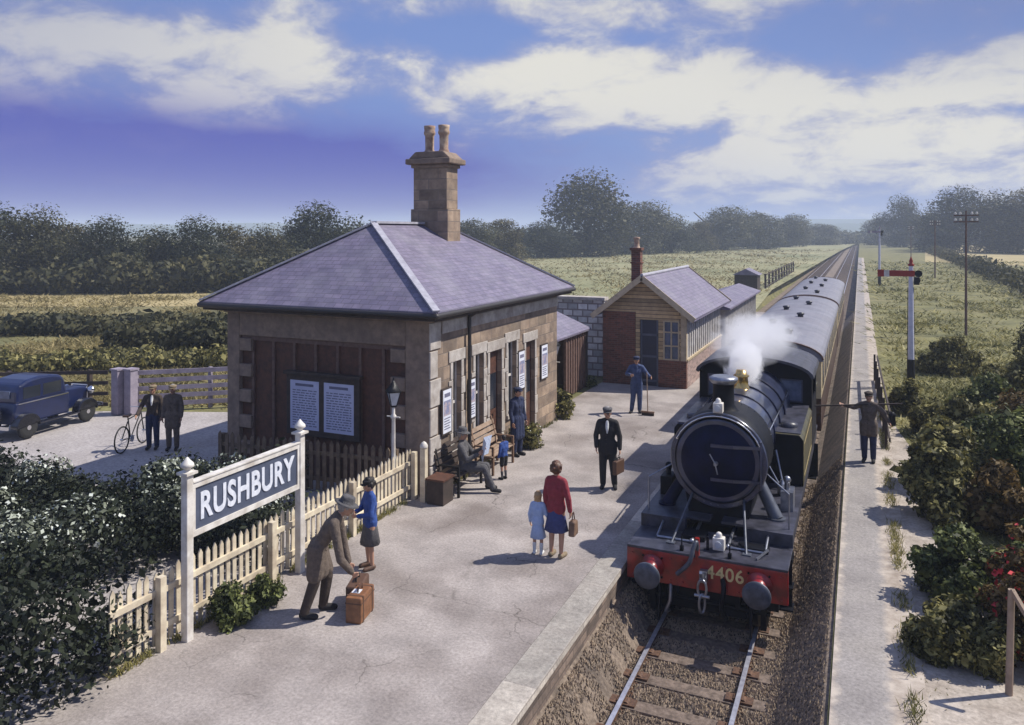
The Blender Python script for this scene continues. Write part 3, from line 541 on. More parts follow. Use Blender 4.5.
# chimney
cx, cy = -11.12, 19.55
b = MB(); b.box((cx-.6, cy-.38, 5.0), (cx+.6, cy+.38, 6.35)); b.box((cx-.54, cy-.33, 6.35), (cx+.54, cy+.33, 7.55)); ch = b.build('chimney', M['stone'], rf, world=True, bevel=.015)
b = MB(); b.box((cx-.6, cy-.39, 7.52), (cx+.6, cy+.39, 7.62)); b.box((cx-.72, cy-.5, 7.62), (cx+.72, cy+.5, 7.78)); b.prism([(cx-.68, 7.78), (cx+.68, 7.78), (cx+.45, 7.98), (cx-.45, 7.98)], 'y', cy-.4, cy+.4); b.build('chimney_cap', M['stone_trim'], ch, world=True, bevel=.03)
for dx in (-.2, .27):
    b = MB(); b.lathe([(.155, 0), (.15, .08), (.125, .12), (.13, .5), (.165, .56), (.17, .62), (.15, .66), (.16, .72), (.165, .8), (.11, .81)], (cx+dx, cy, 7.95), n=16)
    b.build('chimney_pot', M['pot'], ch, world=True)
# posters
def poster(x, y0, y1, z0, z1, label, rows=5):
    t = thing('poster', label, 'poster', (x, (y0+y1)/2, z0))
    b = MB(); b.box((x, y0-.04, z0-.04), (x+.04, y1+.04, z1+.04)); b.build('frame', M['black_cloth'] if rows < 3 else M['wood_dark'], t, world=True)
    b = MB(); b.box((x+.04, y0, z0), (x+.046, y1, z1)); p = b.build('sheet', M['paper'], t, world=True)
    b = MB(); h = z1-z0; w_ = y1-y0; b.box((x+.046, y0+.08*w_, z0+.4*h), (x+.049, y1-.08*w_, z0+.75*h)); b.build('picture', M['picture'], t, world=True)
    b = MB()
    for k in range(rows): b.box((x+.046, y0+.12*w_, z0+h*(.08+k*.06)), (x+.049, y1-.12*w_*(1+k % 2), z0+h*(.105+k*.06)))
    b.box((x+.046, y0+.15*w_, z0+h*.83), (x+.049, y1-.15*w_, z0+h*.92)); b.build('print', M['print'], t, world=True)
poster(BX1+.035, 15.05, 15.42, 1.25, 2.2, 'largest white framed poster on the sunlit wall, nearest the building corner')
poster(BX1+.005, 16.4, 16.68, 1.3, 2.2, 'narrow white poster right beside the drainpipe on the sunlit wall')
poster(BX1+.005, 19.3, 19.68, 1.45, 2.45, 'white poster between the far window and the second door')
poster(BX1+.005, 20.95, 21.4, 1.45, 2.4, 'last white poster on the sunlit wall, furthest along the platform')
# notice board on end wall
t = thing('notice_board', 'dark double notice board with two lilac timetables on the brown end wall', 'notice board', (-11.1, BY0, 1.0))
nx0, nx1 = -12.2, -10.35
b = MB(); b.box((nx0-.1, BY0-.03, .98), (nx1+.1, BY0+.06, 2.38)); b.box((nx0-.16, BY0-.09, 2.38), (nx1+.16, BY0+.06, 2.46)); b.build('frame', M['wood_dark'], t, world=True, bevel=.01)
for x0 in (nx0+.02, (nx0+nx1)/2+.06):
    x1 = x0+.82; b = MB(); b.box((x0, BY0-.04, 1.12), (x1, BY0-.03, 2.25)); p = b.build('timetable', M['paper_lilac'], t, world=True)
    b = MB(); b.box((x0+.15, BY0-.043, 2.12), (x1-.15, BY0-.04, 2.18))
    for k in range(15):
        z = 1.2+k*.058; xx = x0+.07
        while xx < x1-.1:
            w_ = random.uniform(.05, .16); b.box((xx, BY0-.043, z), (min(xx+w_, x1-.06), BY0-.04, z+.022)); xx += w_+.03
    b.build('print', M['print'], p, world=True)

# ================================================================ FENCES, SIGN, LAMPS
def picket_fence(name, label, p, q, h, m, sp=.135, w_=.075, jit=.03, posts=True):
    p = Vector((*p, 0)); q = Vector((*q, 0)); d = (q-p); Ln = d.length; d.normalize(); s_ = Vector((-d.y, d.x, 0))
    t = thing(name, label, 'fence', (p+q)/2); b = MB(); k = 0.0
    while k < Ln:
        c = p+d*k; hh = h+random.uniform(-jit, jit); ww = w_/2; lean = random.uniform(-.015, .015)
        for sg, off in ((1, .012),):
            A = [c-d*ww+Vector((0, 0, .05)), c+d*ww+Vector((0, 0, .05)), c+d*(ww+lean)+Vector((0, 0, hh-.07)), c+d*lean+Vector((0, 0, hh)), c+d*(lean-ww)+Vector((0, 0, hh-.07))]
            B = [x+s_*.022 for x in A]
        n = 5; b.add(A+B, [(0, 1, 2, 3, 4), (9, 8, 7, 6, 5)]+[((i+1) % n, i, n+i, n+(i+1) % n) for i in range(n)]); k += sp
    b.build('pickets', m, t, world=True)
    for z in (.28, h-.28):
        b = MB(); b.bar(p+s_*.045+Vector((0, 0, z)), q+s_*.045+Vector((0, 0, z)), .045, .08); b.build('rail', m, t, world=True)
    if posts:
        k = 0.0
        while k <= Ln:
            c = p+d*k+s_*.11; b = MB(); b.box((c.x-.05, c.y-.05, 0), (c.x+.05, c.y+.05, h-.05)); b.build('post', m, t, world=True); k += 2.2
    return t
picket_fence('picket_fence', 'cream picket fence along the platform behind the long name board', (-8.8, 14.35), (-8.8, 7.0), 1.06, M['picket'])
picket_fence('wooden_fence', 'brown shaded picket fence below the notice board on the end wall', (-13.4, 13.6), (-9.0, 14.1), 1.12, M['picket_dark'], sp=.17, w_=.09)
t = thing('gate_post', 'single white post with a rounded top at the building corner', 'post', (-8.42, 14.3, 0))
b = MB(); b.box((-8.48, 14.24, 0), (-8.36, 14.36, 1.15)); b.build('shaft', M['picket'], t, world=True); b = MB(); b.lathe([(.085, 0), (.085, .04), (.05, .1), (0, .13)], (-8.42, 14.3, 1.15)); b.build('cap', M['white_paint'], t, world=True)
# name board
sg = thing('station_name_board', 'long blue station name board with white letters RUSHBURY between two white posts', 'sign', (-8.6, 9.3, 0))
SX = -8.58; SY0, SY1 = 8.1, 10.5
for y, h in ((SY0, 2.32), (SY1, 2.32)):
    b = MB(); b.box((SX-.06, y-.06, -.02), (SX+.06, y+.06, h)); o = b.build('post', M['white_paint'], sg, world=True, bevel=.012)
    b = MB(); b.box((SX-.1, y-.1, h), (SX+.1, y+.1, h+.035)); b.lathe([(.075, .035), (.04, .06), (.05, .075), (.095, .11), (.085, .15), (.045, .19), (.012, .235), (0, .24)], (SX, y, h), n=16); b.build('finial', M['white_paint'], o, world=True)
b = MB(); b.box((SX-.02, SY0+.065, 1.5), (SX+.02, SY1-.065, 2.1)); bd = b.build('board', M['sign_blue'], sg, world=True)
b = MB(); b.box((SX-.045, SY0+.062, 2.1), (SX+.045, SY1-.062, 2.18)); b.box((SX-.06, SY0+.063, 2.18), (SX+.06, SY1-.063, 2.2)); b.box((SX-.045, SY0+.062, 1.42), (SX+.045, SY1-.062, 1.5))
b.box((SX-.043, SY0+.062, 1.5), (SX+.043, SY0+.11, 2.1)); b.box((SX-.043, SY1-.11, 1.5), (SX+.043, SY1-.062, 2.1)); b.build('frame', M['white_paint'], bd, world=True)
text_mesh('lettering', 'RUSHBURY', .53, M['sign_white'], bd, (.27+SX-SX-.27+.028+ (SX-(-8.6))*1, 0, 1.79), (R(90), 0, R(90)), .006, .014, .72)
# lamps
def lamp(loc, h, label):
    t = thing('platform_lamp', label, 'lamp', loc, group=None); x, y, z = 0, 0, 0
    b = MB(); b.lathe([(.11, 0), (.11, .12), (.075, .16), (.06, .5), (.075, .53), (.045, .58), (.038, h-.85), (.06, h-.82), (.06, h-.78), (.035, h-.74), (.03, h-.6)], (0, 0, 0), n=12); b.cyl((-.16, 0, h-.8), (.16, 0, h-.8), .015, n=6); b.build('column', M['white_paint'], t)
    b = MB(); k = h-.6
    b.lathe([(.05, 0), (.085, .02), (.085, .04)], (0, 0, k), n=4)
    for i in range(4):
        a = math.pi/2*i; b.bar((.08*math.cos(a), .08*math.sin(a), k+.04), (.17*math.cos(a), .17*math.sin(a), k+.32), .015, .015)
    b.lathe([(.19, .32), (.2, .34), (.08, .46), (.07, .5), (.045, .52), (.02, .58), (.01, .62)], (0, 0, k), n=4); hd = b.build('lantern', M['iron'], t)
    b = MB(); b.lathe([(.078, .045), (.16, .315)], (0, 0, k), n=4); g = b.build('glass', M['lamp_glass'], hd)
    for p in g.data.polygons: p.use_smooth = False
    return t
lamp((-8.95, 13.95, 0), 2.62, 'short white lamp post with black lantern beside the fence and end wall')
lamp((-9.0, 23.6, 0), 2.3, 'small distant white lamp post in front of the low shed')

# left yard rail fence and gate
def rail_fence(name, label, p, q, h, m, n=4, gap=2.0, pw=.12, cat='fence', rh=.11):
    p = Vector((*p, 0)); q = Vector((*q, 0)); d = (q-p).normalized(); Ln = (q-p).length; t = thing(name, label, cat, (p+q)/2)
    for k in range(n):
        b = MB(); z = Vector((0, 0, .22+k*(h-.3)/(n-1))); b.bar(p+z, q+z, .04, rh); b.build('rail', m, t, world=True)
    k = 0.0
    while k <= Ln+.01:
        c = p+d*k+Vector((-d.y, d.x, 0))*.09; b = MB(); b.box((c.x-pw/2, c.y-pw/2, 0), (c.x+pw/2, c.y+pw/2, h)); b.build('post', m, t, world=True); k += gap
    return t
ga = P(112, 413); 
rail_fence('rail_fence', 'dark brown wooden rail fence behind the blue car', P(-160, 418), P(108, 411), 1.32, M['wood_dark'], 4, 2.4)
rail_fence('field_gate', 'wide pale lilac wooden rail fence behind the two men with the bicycle', P(136, 412), P(262, 405), 1.32, M['lilac_wood'], 5, 2.2, .1, rh=.14)
for u, lb in ((118, 'wide lilac gate post at the end of the dark rail fence'), (131, 'lilac gate post at the start of the pale rail fence')):
    x, y = P(u, 414); t = thing('gate_post', lb, 'post', (x, y, 0)); b = MB(); b.box((-.14, -.14, 0), (.14, .14, 1.38)); b.build('shaft', M['lilac_wood'], t, bevel=.015)
    b = MB(); b.box((-.17, -.17, 1.38), (.17, .17, 1.43)); b.build('cap', M['lilac_wood'], t)

# ================================================================ HUT, SHED, WALLS BEHIND
hx0, hx1, hy0, hy1 = -8.9, -5.75, 28.4, 36.2; hz, ha = 2.72, 4.08; hm = (hx0+hx1)/2
hut = thing('goods_hut', 'small gabled hut of brick and cream boards with a blue door and slate roof', 'hut', (hm, 32, 0))
b = MB(); b.box((hx0, hy0, 0), (hx0+1.25, hy0+.2, hz)); b.box((hx0, hy0+.2, 0), (hx0+.2, hy1, hz)); b.box((hx0+1.25, hy0+.01, 0), (hx0+1.42, hy0+.2, 1.0)); b.box((hx0+2.12, hy0+.01, 0), (hx1, hy0+.2, 1.0)); b.build('brick_wall', M['brick'], hut, world=True)
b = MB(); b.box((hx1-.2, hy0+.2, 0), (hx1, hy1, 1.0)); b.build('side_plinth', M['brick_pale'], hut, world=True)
b = MB(); b.prism([(hx0+.02, hz), (hx1-.02, hz), (hm, ha-.1)], 'y', hy0+.03, hy0+.16); b.box((hx0+1.26, hy0+.03, 1.0), (hx0+1.42, hy0+.16, hz)); b.box((hx0+2.12, hy0+.03, 1.0), (hx0+2.3, hy0+.16, hz)); b.box((hx1-.26, hy0+.03, 1.0), (hx1-.02, hy0+.16, hz)); b.box((hx0+2.3, hy0+.03, 2.45), (hx1-.26, hy0+.16, hz)); b.box((hx0+1.42, hy0+.03, 2.45), (hx0+2.12, hy0+.16, hz)); b.build('gable_boards', M['cream_board'], hut, world=True)
b = MB(); b.box((hx0+1.42, hy0+.1, 0), (hx0+2.12, hy0+.14, 2.45)); d = b.build('door', M['navy_door'], hut, world=True)
b = MB(); 
for z in (.15, 1.05, 1.85): b.box((hx0+1.46, hy0+.08, z), (hx0+2.08, hy0+.1, z+.08))
for x in (1.44, 2.04): b.box((hx0+x, hy0+.08, .0), (hx0+x+.06, hy0+.099, 2.43))
b.build('door_frame', M['sign_blue'], d, world=True)
b = MB(); xa, xb = hx0+2.3, hx1-.26
for x in (xa, (xa+xb)/2-.025, xb-.05): b.box((x, hy0+.02, 1.0), (x+.05, hy0+.13, 2.45))
for z in (1.0, 1.5, 2.0, 2.4): b.box((xa, hy0+.023, z), (xb, hy0+.127, z+.05))
wn = b.build('window', M['cream_trim'], hut, world=True); b = MB(); b.box((xa+.02, hy0+.08, 1.02), (xb-.02, hy0+.09, 2.43)); b.build('pane', M['blue_glass'], wn, world=True)
b = MB(); b.box((hx1-.16, hy0+.2, 1.0), (hx1-.05, hy1, hz)); 
y = hy0+.25
while y < hy1: b.box((hx1-.05, y, 1.0), (hx1-.01, y+.1, hz)); y += .42
b.build('side_boards', M['white_board'], hut, world=True)
b = MB(); b.box((hx1-.18, hy0+.1, .98), (hx1+.04, hy1, 1.06)); b.box((hx1-.2, hy0+.02, 1.0), (hx1-.0, hy0+.2, hz)); b.build('sill', M['cream_trim'], hut, world=True)
ov = .35
b = MB()
for sgn in (-1, 1):
    xe = hm+sgn*((hx1-hx0)/2+ov); ze = hz-.14
    A = [(xe, hy0-.3, ze), (hm, hy0-.3, ha), (hm, hy1+.3, ha), (xe, hy1+.3, ze)]; b.add(A+[(x, y, z-.09) for x, y, z in A], [(0, 1, 2, 3), (7, 6, 5, 4), (1, 0, 4, 5), (2, 1, 5, 6), (3, 2, 6, 7), (0, 3, 7, 4)])
hr = b.build('roof', M['slate'], hut, world=True)
for sgn in (-1, 1):
    xe = hm+sgn*((hx1-hx0)/2+ov)
    for yb in (hy0-.33, hy1+.33): b = MB(); b.bar((xe, yb, hz-.2), (hm, yb, ha-.06), .04, .2); b.build('bargeboard', M['cream_trim'], hr, world=True)
b = MB(); b.cyl((hm, hy0-.3, ha+.02), (hm, hy1+.3, ha+.02), .07, n=8); b.build('ridge_cap', M['lead'], hr, world=True)
b = MB(); b.box((-7.95, 28.95, 2.6), (-7.6, 29.3, 5.0)); b.box((-8.0, 28.9, 5.0), (-7.55, 29.35, 5.1)); b.box((-7.98, 28.92, 4.5), (-7.57, 29.33, 4.56)); hc = b.build('chimney', M['brick'], hr, world=True, bevel=.01)
b = MB(); b.lathe([(.14, 0), (.11, .06), (.1, .3), (.13, .34), (.13, .4), (.08, .41)], (-7.78, 29.12, 5.1), n=12); b.build('chimney_pot', M['pot'], hc, world=True)
# low shed between
sh = thing('lean_to_shed', 'low open shed with purple slate roof between the station and the hut', 'shed', (-10, 25.6, 0))
b = MB(); A = [(-11.6, 23.9, 2.3), (-9.1, 23.9, 2.15), (-9.1, 27.6, 2.15), (-11.6, 27.6, 2.3), (-10.6, 24.6, 2.95), (-10.6, 26.9, 2.95)]
b.add(A+[(x, y, z-.07) for x, y, z in A], [(0, 1, 4), (1, 2, 5, 4), (2, 3, 5), (3, 0, 4, 5), (7, 6, 10), (8, 7, 10, 11), (9, 8, 11), (6, 9, 11, 10), (0, 6, 7, 1), (1, 7, 8, 2), (2, 8, 9, 3), (3, 9, 6, 0)]); b.build('roof', M['slate'], sh, world=True)
for x, y in ((-9.25, 24.05), (-11.4, 24.05), (-9.25, 27.4)): b = MB(); b.box((x-.06, y-.06, 0), (x+.06, y+.06, 2.15)); b.build('post', M['wood_dark'], sh, world=True)
b = MB(); b.box((-11.5, 27.4, 0), (-9.3, 27.48, 2.15)); b.box((-11.55, 24, 0), (-11.48, 27.4, 2.15)); b.box((-9.3, 25.2, 0), (-9.24, 27.4, 2.1)); y = 25.2
while y < 27.4: b.box((-9.24, y, 0), (-9.21, y+.06, 2.1)); y += .25
b.build('wall', M['brown_strip'], sh, world=True)
# pale stone wall behind
w1 = thing('stone_wall', 'pale rough stone wall rising behind the low shed roof', 'wall', (-11.5, 29.5, 0))
b = MB(); b.box((-14.2, 29.5, 0), (-9.2, 29.9, 3.0)); b.build('wall', mat('pale_blocks', (.72, .71, .70), (.48, .46, .46), .9, 3, coord='UV', pat='brick', ps=(.42, .26, .03), mortar=(.24, .2, .19), bump=.6), w1, world=True)
b = MB(); b.box((-14.25, 29.42, 3.0), (-9.15, 29.98, 3.12)); b.build('coping', M['pale_stone'], w1, world=True)
# white boarded fence and platform shed beyond hut
ws = thing('platform_shelter', 'long low white boarded shelter with grey roof beyond the gabled hut', 'shelter', (-6.6, 44, 0))
b = MB(); b.box((-7.9, 38.2, 0), (-5.9, 50, 2.0)); y = 38.25
while y < 50: b.box((-5.9, y, 0), (-5.86, y+.09, 2.0)); y += .45
b.build('wall', M['white_board'], ws, world=True)
b = MB(); b.prism([(-8.2, 2.0), (-5.6, 2.0), (-5.6, 2.08), (-6.9, 2.5), (-8.2, 2.08)], 'y', 37.9, 50.3); b.build('roof', M['slate'], ws, world=True)
# cattle dock + pen far away
cp = thing('cattle_hut', 'tiny dark hut beside the siding far up the line', 'hut', (-9.6, 78, 0))
b = MB(); b.box((-11, 77, -.05), (-8.9, 79.5, 1.6)); b.build('wall', M['wood_dark'], cp, world=True); b = MB(); b.prism([(-11.2, 1.6), (-8.7, 1.6), (-9.95, 2.2)], 'y', 76.8, 79.7); b.build('roof', M['slate'], cp, world=True)
rail_fence('pen_fence', 'distant grey post and rail fence along the siding', (-8.6, 82), (-8.6, 118), 1.5, M['wood_dark'], 3, 3.6, .18)

# ================================================================ SIGNALS AND POLES
def signal(loc, h, label, armlen=1.1, arm=True, k=1.0):
    t = thing('railway_signal', label, 'signal', loc)
    b = MB(); b.cyl((0, 0, 1.0), (0, 0, h), .11*k, .075*k, n=10); b.build('post', M['sig_white'], t)
    b = MB(); b.cyl((0, 0, 0), (0, 0, 1.0), .15*k, .13*k, n=10); b.build('base', M['iron'], t)
    ared = M['sig_red'] if k == 1 else M['lilac_wood']; b = MB(); b.lathe([(.1*k, 0), (.12*k, .04), (.05*k, .1), (.07*k, .17), (.01, .35)], (0, 0, h), n=10); b.build('finial', ared, t)
    z = h-.28
    A = MB(); A.box((-.02-armlen, -.1, z-.13), (-.0-armlen*.82, -.07, z+.13)); A.box((-armlen*.66, -.1, z-.11), (.12, -.07, z+.11)); ar = A.build('arm', ared, t)
    A = MB(); A.box((-armlen*.82, -.1, z-.13), (-armlen*.66, -.07, z+.12)); A.build('stripe', M['white_paint'], ar)
    A = MB(); A.lathe([(.13, 0), (.13, .03)], (.24, -.1, z), (0, 1, 0), 12); A.lathe([(.11, 0), (.11, .03)], (.2, -.1, z-.25), (0, 1, 0), 12); A.build('spectacle', M['iron'], ar)
    A = MB(); A.box((.1, .03, z-.42), (.28, .2, z-.14)); A.build('lamp', M['iron'], t)
    A = MB()
    for s_ in (-.12, .12): A.cyl((s_, .15, .3), (s_*.8, .12, h-.8), .012, n=5)
    zz = .5
    while zz < h-.9: A.cyl((-.12, .14, zz), (.12, .14, zz), .009, n=5); zz += .3
    A.build('ladder', M['iron'], t); return t
signal((1.72, 32.3, 0), 4.45, 'white signal post with a red arm striped white beside the path')
signal((1.9, 92, 0), 6.0, 'tall distant pale signal post small against the far trees', k=1.15)
def pole(u, v, h, label, k=1):
    x, y = P(u, v); t = thing('telegraph_pole', label, 'telegraph pole', (x, y, -.03), group='telegraph poles beside the line')
    b = MB(); b.cyl((0, 0, 0), (0, 0, h), .07*k, .045*k, n=8); b.build('pole', M['brown_strip'], t)
    for i, z in enumerate((h-.25, h-.6)):
        b = MB(); b.box((-.6, -.035, z-.035), (.6, .035, z+.035)); a_ = b.build('crossarm', M['brown_strip'], t)
        for x in (-.52, -.28, .28, .52): b = MB(); b.lathe([(.05, 0), (.07, .06), (.03, .15)], (x, 0, z+.05), n=6); b.build('insulator', M['white_paint'], a_)
pole(966, 335, 6.9, 'nearest and tallest telegraph pole standing on the right grass bank'); pole(935, 278, 7.2, 'middle telegraph pole, smaller, left of the tallest one', 1.3); pole(911, 258, 7.0, 'smallest far telegraph pole behind the red signal arm', 1.4)

# ================================================================ LOCOMOTIVE
Y0 = 12.95; ZRL = -.9
lo = thing('steam_locomotive', 'dark blue steam tank engine with red buffer beam standing at the platform', 'locomotive', (TX, Y0, ZRL))
def lb(b, name, m, parent=lo, bevel=0): return b.build(name, m, parent, bevel=bevel)     # local coords: x 0 = centre, y 0 = beam face, z 0 = rail top
b = MB(); b.box((-1.3, 0, .72), (1.3, .1, 1.24)); bb = lb(b, 'buffer_beam', M['red'], bevel=.012)
b = MB()
for sx in (-1, 1):
    for (x, z) in ((.55, .8), (.55, 1.16), (1.2, .8), (1.2, 1.16), (.35, .8), (.35, 1.16)): b.ball((sx*x, -.005, z), .018, 6, 4)
lb(b, 'rivets', M['red'], bb)
text_mesh('number', '4406', .30, M['gold'], bb, (.33, -.006, 1.04), (R(90), 0, 0), .004, .004, .95)
for sx in (-.865, .865):
    b = MB(); b.lathe([(.2, 0), (.2, .03), (.13, .05), (.115, .25)], (sx, 0, .98), (0, -1, 0), 20); o = lb(b, 'buffer', M['red'], lo)
    b = MB(); b.lathe([(.07, .22), (.07, .32), (.2, .33), (.222, .36), (.212, .385), (.12, .4), (0, .405)], (sx, 0, .96), (0, -1, 0), 24); lb(b, 'buffer_head', M['buffer_face'], o)
b = MB(); b.box((-.06, -.12, .9), (.06, 0, 1.08)); b.bar((0, -.1, 1.0), (0, -.24, 1.06), .05, .09); b.bar((0, -.22, 1.02), (0, -.3, 1.14), .045, .05)
lb(b, 'coupling_hook', M['steel'])
b = MB()
def link(b, c, w_, h, r, tilt=0):
    n = 18; pts = []
    for i in range(n+1):
        a = 2*math.pi*i/n; x = w_*math.cos(a); z = h*math.sin(a); pts.append(Vector((c[0]+x*(1-tilt), c[1]+x*tilt, c[2]+z)))
    for i in range(n): b.cyl(pts[i], pts[i+1], r, n=6)
link(b, (0, -.2, .84), .07, .14, .022); link(b, (0, -.2, .6), .08, .15, .022, .5); b.cyl((-.12, -.2, .72), (.12, -.2, .72), .028, n=8); lb(b, 'coupling_chain', M['steel'])
# hoses
def hose(pts, r, m, name, parent=lo):
    b = MB()
    P_ = [Vector(p) for p in pts]; Q = []
    for i in range(len(P_)-1):
        p0 = P_[max(i-1, 0)]; p1 = P_[i]; p2 = P_[i+1]; p3 = P_[min(i+2, len(P_)-1)]
        for k in range(6):
            t = k/6; Q.append(.5*((2*p1)+(-p0+p2)*t+(2*p0-5*p1+4*p2-p3)*t*t+(-p0+3*p1-3*p2+p3)*t**3))
    Q.append(P_[-1])
    for i in range(len(Q)-1): b.cyl(Q[i], Q[i+1], r, n=8); b.ball(Q[i], r, 8, 6)
    return lb(b, name, m, parent)
hose([(-.12, .05, 1.25), (-.12, -.02, 1.5), (-.16, -.1, 1.42), (-.22, -.16, 1.2), (-.42, -.14, .98)], .035, M['buffer_face'], 'vacuum_hose')
b = MB(); b.cyl((-.12, .03, 1.2), (-.12, .03, 1.56), .04, n=10); lb(b, 'hose_pipe', M['red'])
hose([(.3, -.02, .95), (.33, -.12, .85), (.3, -.14, .55), (.36, -.1, .38)], .04, M['loco_black'], 'steam_heat_hose')
hose([(-.55, -.02, .72), (-.55, -.06, .5), (-.62, -.04, .3), (-.6, .1, .25)], .03, M['steel'], 'guard_iron_pipe')
for sx in (-.74, .74): b = MB(); b.bar((sx, .1, .8), (sx, -.05, .12), .03, .1); lb(b, 'guard_iron', M['loco_black'])
# front deck + footplate
b = MB(); b.box((-1.3, 0, 1.24), (1.3, .95, 1.28)); lb(b, 'front_deck', M['loco_deck'], bevel=.008)
b = MB(); b.box((-1.3, .95, 1.24), (-.5, 1.1, 1.5)); b.box((.5, .95, 1.24), (1.3, 1.1, 1.5)); b.box((-.5, .95, 1.24), (.5, 1.02, 1.32)); b.box((-1.3, 1.1, 1.46), (-.1, 9.2, 1.5)); b.box((.1, 1.1, 1.46), (1.3, 9.2, 1.5)); b.box((-1.28, 1.12, 1.2), (-1.25, 9.2, 1.46)); b.box((1.25, 1.12, 1.2), (1.28, 9.2, 1.46)); fp = lb(b, 'footplate', M['loco_deck'])
b = MB(); b.box((-.55, .1, .5), (-.48, 9, 1.2)); b.box((.48, .1, .5), (.55, 9, 1.2)); b.box((-.5, 1, .5), (.5, 1.05, 1.3)); b.box((-.5, 1.05, .7), (.5, 9, 1.15)); lb(b, 'frame', M['loco_black'])
b = MB(); b.box((-.62, .35, .22), (.62, 1.0, .7)); b.box((-1.15, .1, .55), (-.84, .95, 1.2)); b.box((.84, .1, .55), (1.15, .95, 1.2)); b.box((-.95, .2, .16), (-.86, 1.4, .5)); b.box((.86, .2, .16), (.95, 1.4, .5)); b.cyl((-1.0, .3, .4), (1.0, .3, .4), .04, n=8); b.cyl((-1.0, .95, .3), (1.0, .95, .3), .05, n=8); lb(b, 'front_shadow_fill', M['loco_black'])  # black truck-shaped blocks added to fill in the shadow under the buffer beam
# cylinders
for sx in (-1, 1):
    b = MB(); b.cyl((sx*.95, 1.15, .78), (sx*.95, 1.95, .78), .3, n=20); b.box((sx*.7, 1.2, .78), (sx*1.22, 1.9, 1.24)); b.lathe([(.3, 0), (.22, .05), (.1, .1), (0, .11)], (sx*.95, 1.15, .78), (0, -1, 0), 16); lb(b, 'cylinder', M['loco_black'])
    b = MB(); b.box((sx*1.1, 4.0, .62), (sx*1.16, 7.8, .74)); b.box((sx*1.08, 2.0, .75), (sx*1.14, 5.0, .82)); lb(b, 'coupling_rod', M['steel'])
# wheels
def wheel(x, y, r, m=M['loco_black']):
    b = MB(); s_ = 1 if x > 0 else -1
    b.lathe([(r-.06, 0), (r, 0), (r, .1), (r+.03, .11), (r+.03, .14), (r-.06, .14)], (x-.0, y, r), (-s_, 0, 0), 28); b.cyl((x+.01*s_, y, r), (x-.12*s_, y, r), .12, n=12)
    for k in range(12):
        a = 2*math.pi*k/12; b.bar((x-.05*s_, y+.1*math.cos(a), r+.1*math.sin(a)), (x-.05*s_, y+(r-.05)*math.cos(a), r+(r-.05)*math.sin(a)), .04, .05, up=(1, 0, 0))
    return lb(b, 'wheel', m)
for y, r in ((.75, .48), (3.6, .62), (5.3, .62), (7.0, .62), (8.6, .48)):
    for sx in (-.8, .8): wheel(sx, y, r)
# smokebox / boiler
SZ = 2.5; SR = .83; SY = 1.35
b = MB(); b.lathe([(SR-.03, 0), (SR, .03), (SR, 1.3), (SR-.02, 1.3)], (0, SY, SZ), (0, 1, 0), 40); b.prism([(-.5, 1.3), (.5, 1.3), (.62, 2.0), (-.62, 2.0)], 'y', SY+.06, SY+1.2); sb = lb(b, 'smokebox', M['loco_black'])
b = MB(); b.lathe([(SR+.012, -.012), (SR+.025, .01), (SR+.025, .05), (SR-.02, .05), (SR-.06, -.012)], (0, SY, SZ), (0, 1, 0), 48); lb(b, 'smokebox_ring', M['loco_boiler'], sb)
b = MB(); b.lathe([(0, .2), (.12, .196), (.24, .184), (.36, .162), (.48, .128), (.58, .086), (.66, .04), (.71, 0), (.72, -.01)], (0, SY, SZ), (0, -1, 0), 40)
dr = lb(b, 'smokebox_door', M['loco'], sb)
b = MB(); b.lathe([(.715, 0), (.745, .01), (.745, .04), (.715, .045)], (0, SY, SZ), (0, -1, 0), 40); lb(b, 'door_rim', M['loco_boiler'], dr)
b = MB(); b.cyl((0, SY-.12, SZ), (0, SY-.24, SZ), .04, n=10); b.cyl((0, SY-.24, SZ), (0, SY-.3, SZ), .03, n=8); b.cyl((0, SY-.27, SZ), (-.1, SY-.27, SZ+.17), .012, n=6); b.cyl((0, SY-.29, SZ), (.04, SY-.29, SZ-.17), .012, n=6); lb(b, 'door_handle', M['steel'], dr)
b = MB()
for z in (.3, -.3): b.bar((-.1, SY-.185, SZ+z), (.3, SY-.155, SZ+z), .03, .055); b.bar((.3, SY-.155, SZ+z), (.58, SY-.075, SZ+z), .03, .055); b.bar((.58, SY-.075, SZ+z), (.745, SY-.045, SZ+z), .03, .055)
b.cyl((.745, SY-.05, SZ-.42), (.745, SY-.05, SZ+.42), .022, n=8); lb(b, 'hinge_strap', M['loco_boiler'], dr)
b = MB()
pts = [Vector((math.cos(a)*(SR-.03), SY-.05, SZ+math.sin(a)*(SR-.03))) for a in np.linspace(R(25), R(155), 14)]
for i in range(13): b.cyl(pts[i], pts[i+1], .014, n=6)
for i in (0, 6, 13): b.cyl(pts[i], pts[i]+Vector((0, .06, 0)), .02, n=6)
lb(b, 'handrail', M['chrome'], sb)
b = MB()
for i in range(40):
    a = 2*math.pi*i/40; b.ball(((SR-.025)*math.cos(a), SY-.015, SZ+(SR-.025)*math.sin(a)), .013, 6, 4)
    for yy in (.1, 1.2): b.ball(((SR+.002)*math.cos(a), SY+yy, SZ+(SR+.002)*math.sin(a)), .012, 6, 4)
lb(b, 'rivets', M['loco_boiler'], sb)
b = MB(); b.box((-.02, SY+.04, SZ+SR-.03), (.02, SY+.07, SZ+SR+.12)); lb(b, 'lamp_bracket', M['loco_black'], sb)
b = MB(); b.box((-.085, SY-.04, SZ+SR+.02), (.085, SY+.12, SZ+SR+.2)); b.lathe([(.06, 0), (.045, .06), (.02, .08)], (0, SY+.04, SZ+SR+.2), n=10); hl = lb(b, 'head_lamp', M['white_paint'], lo, .02)
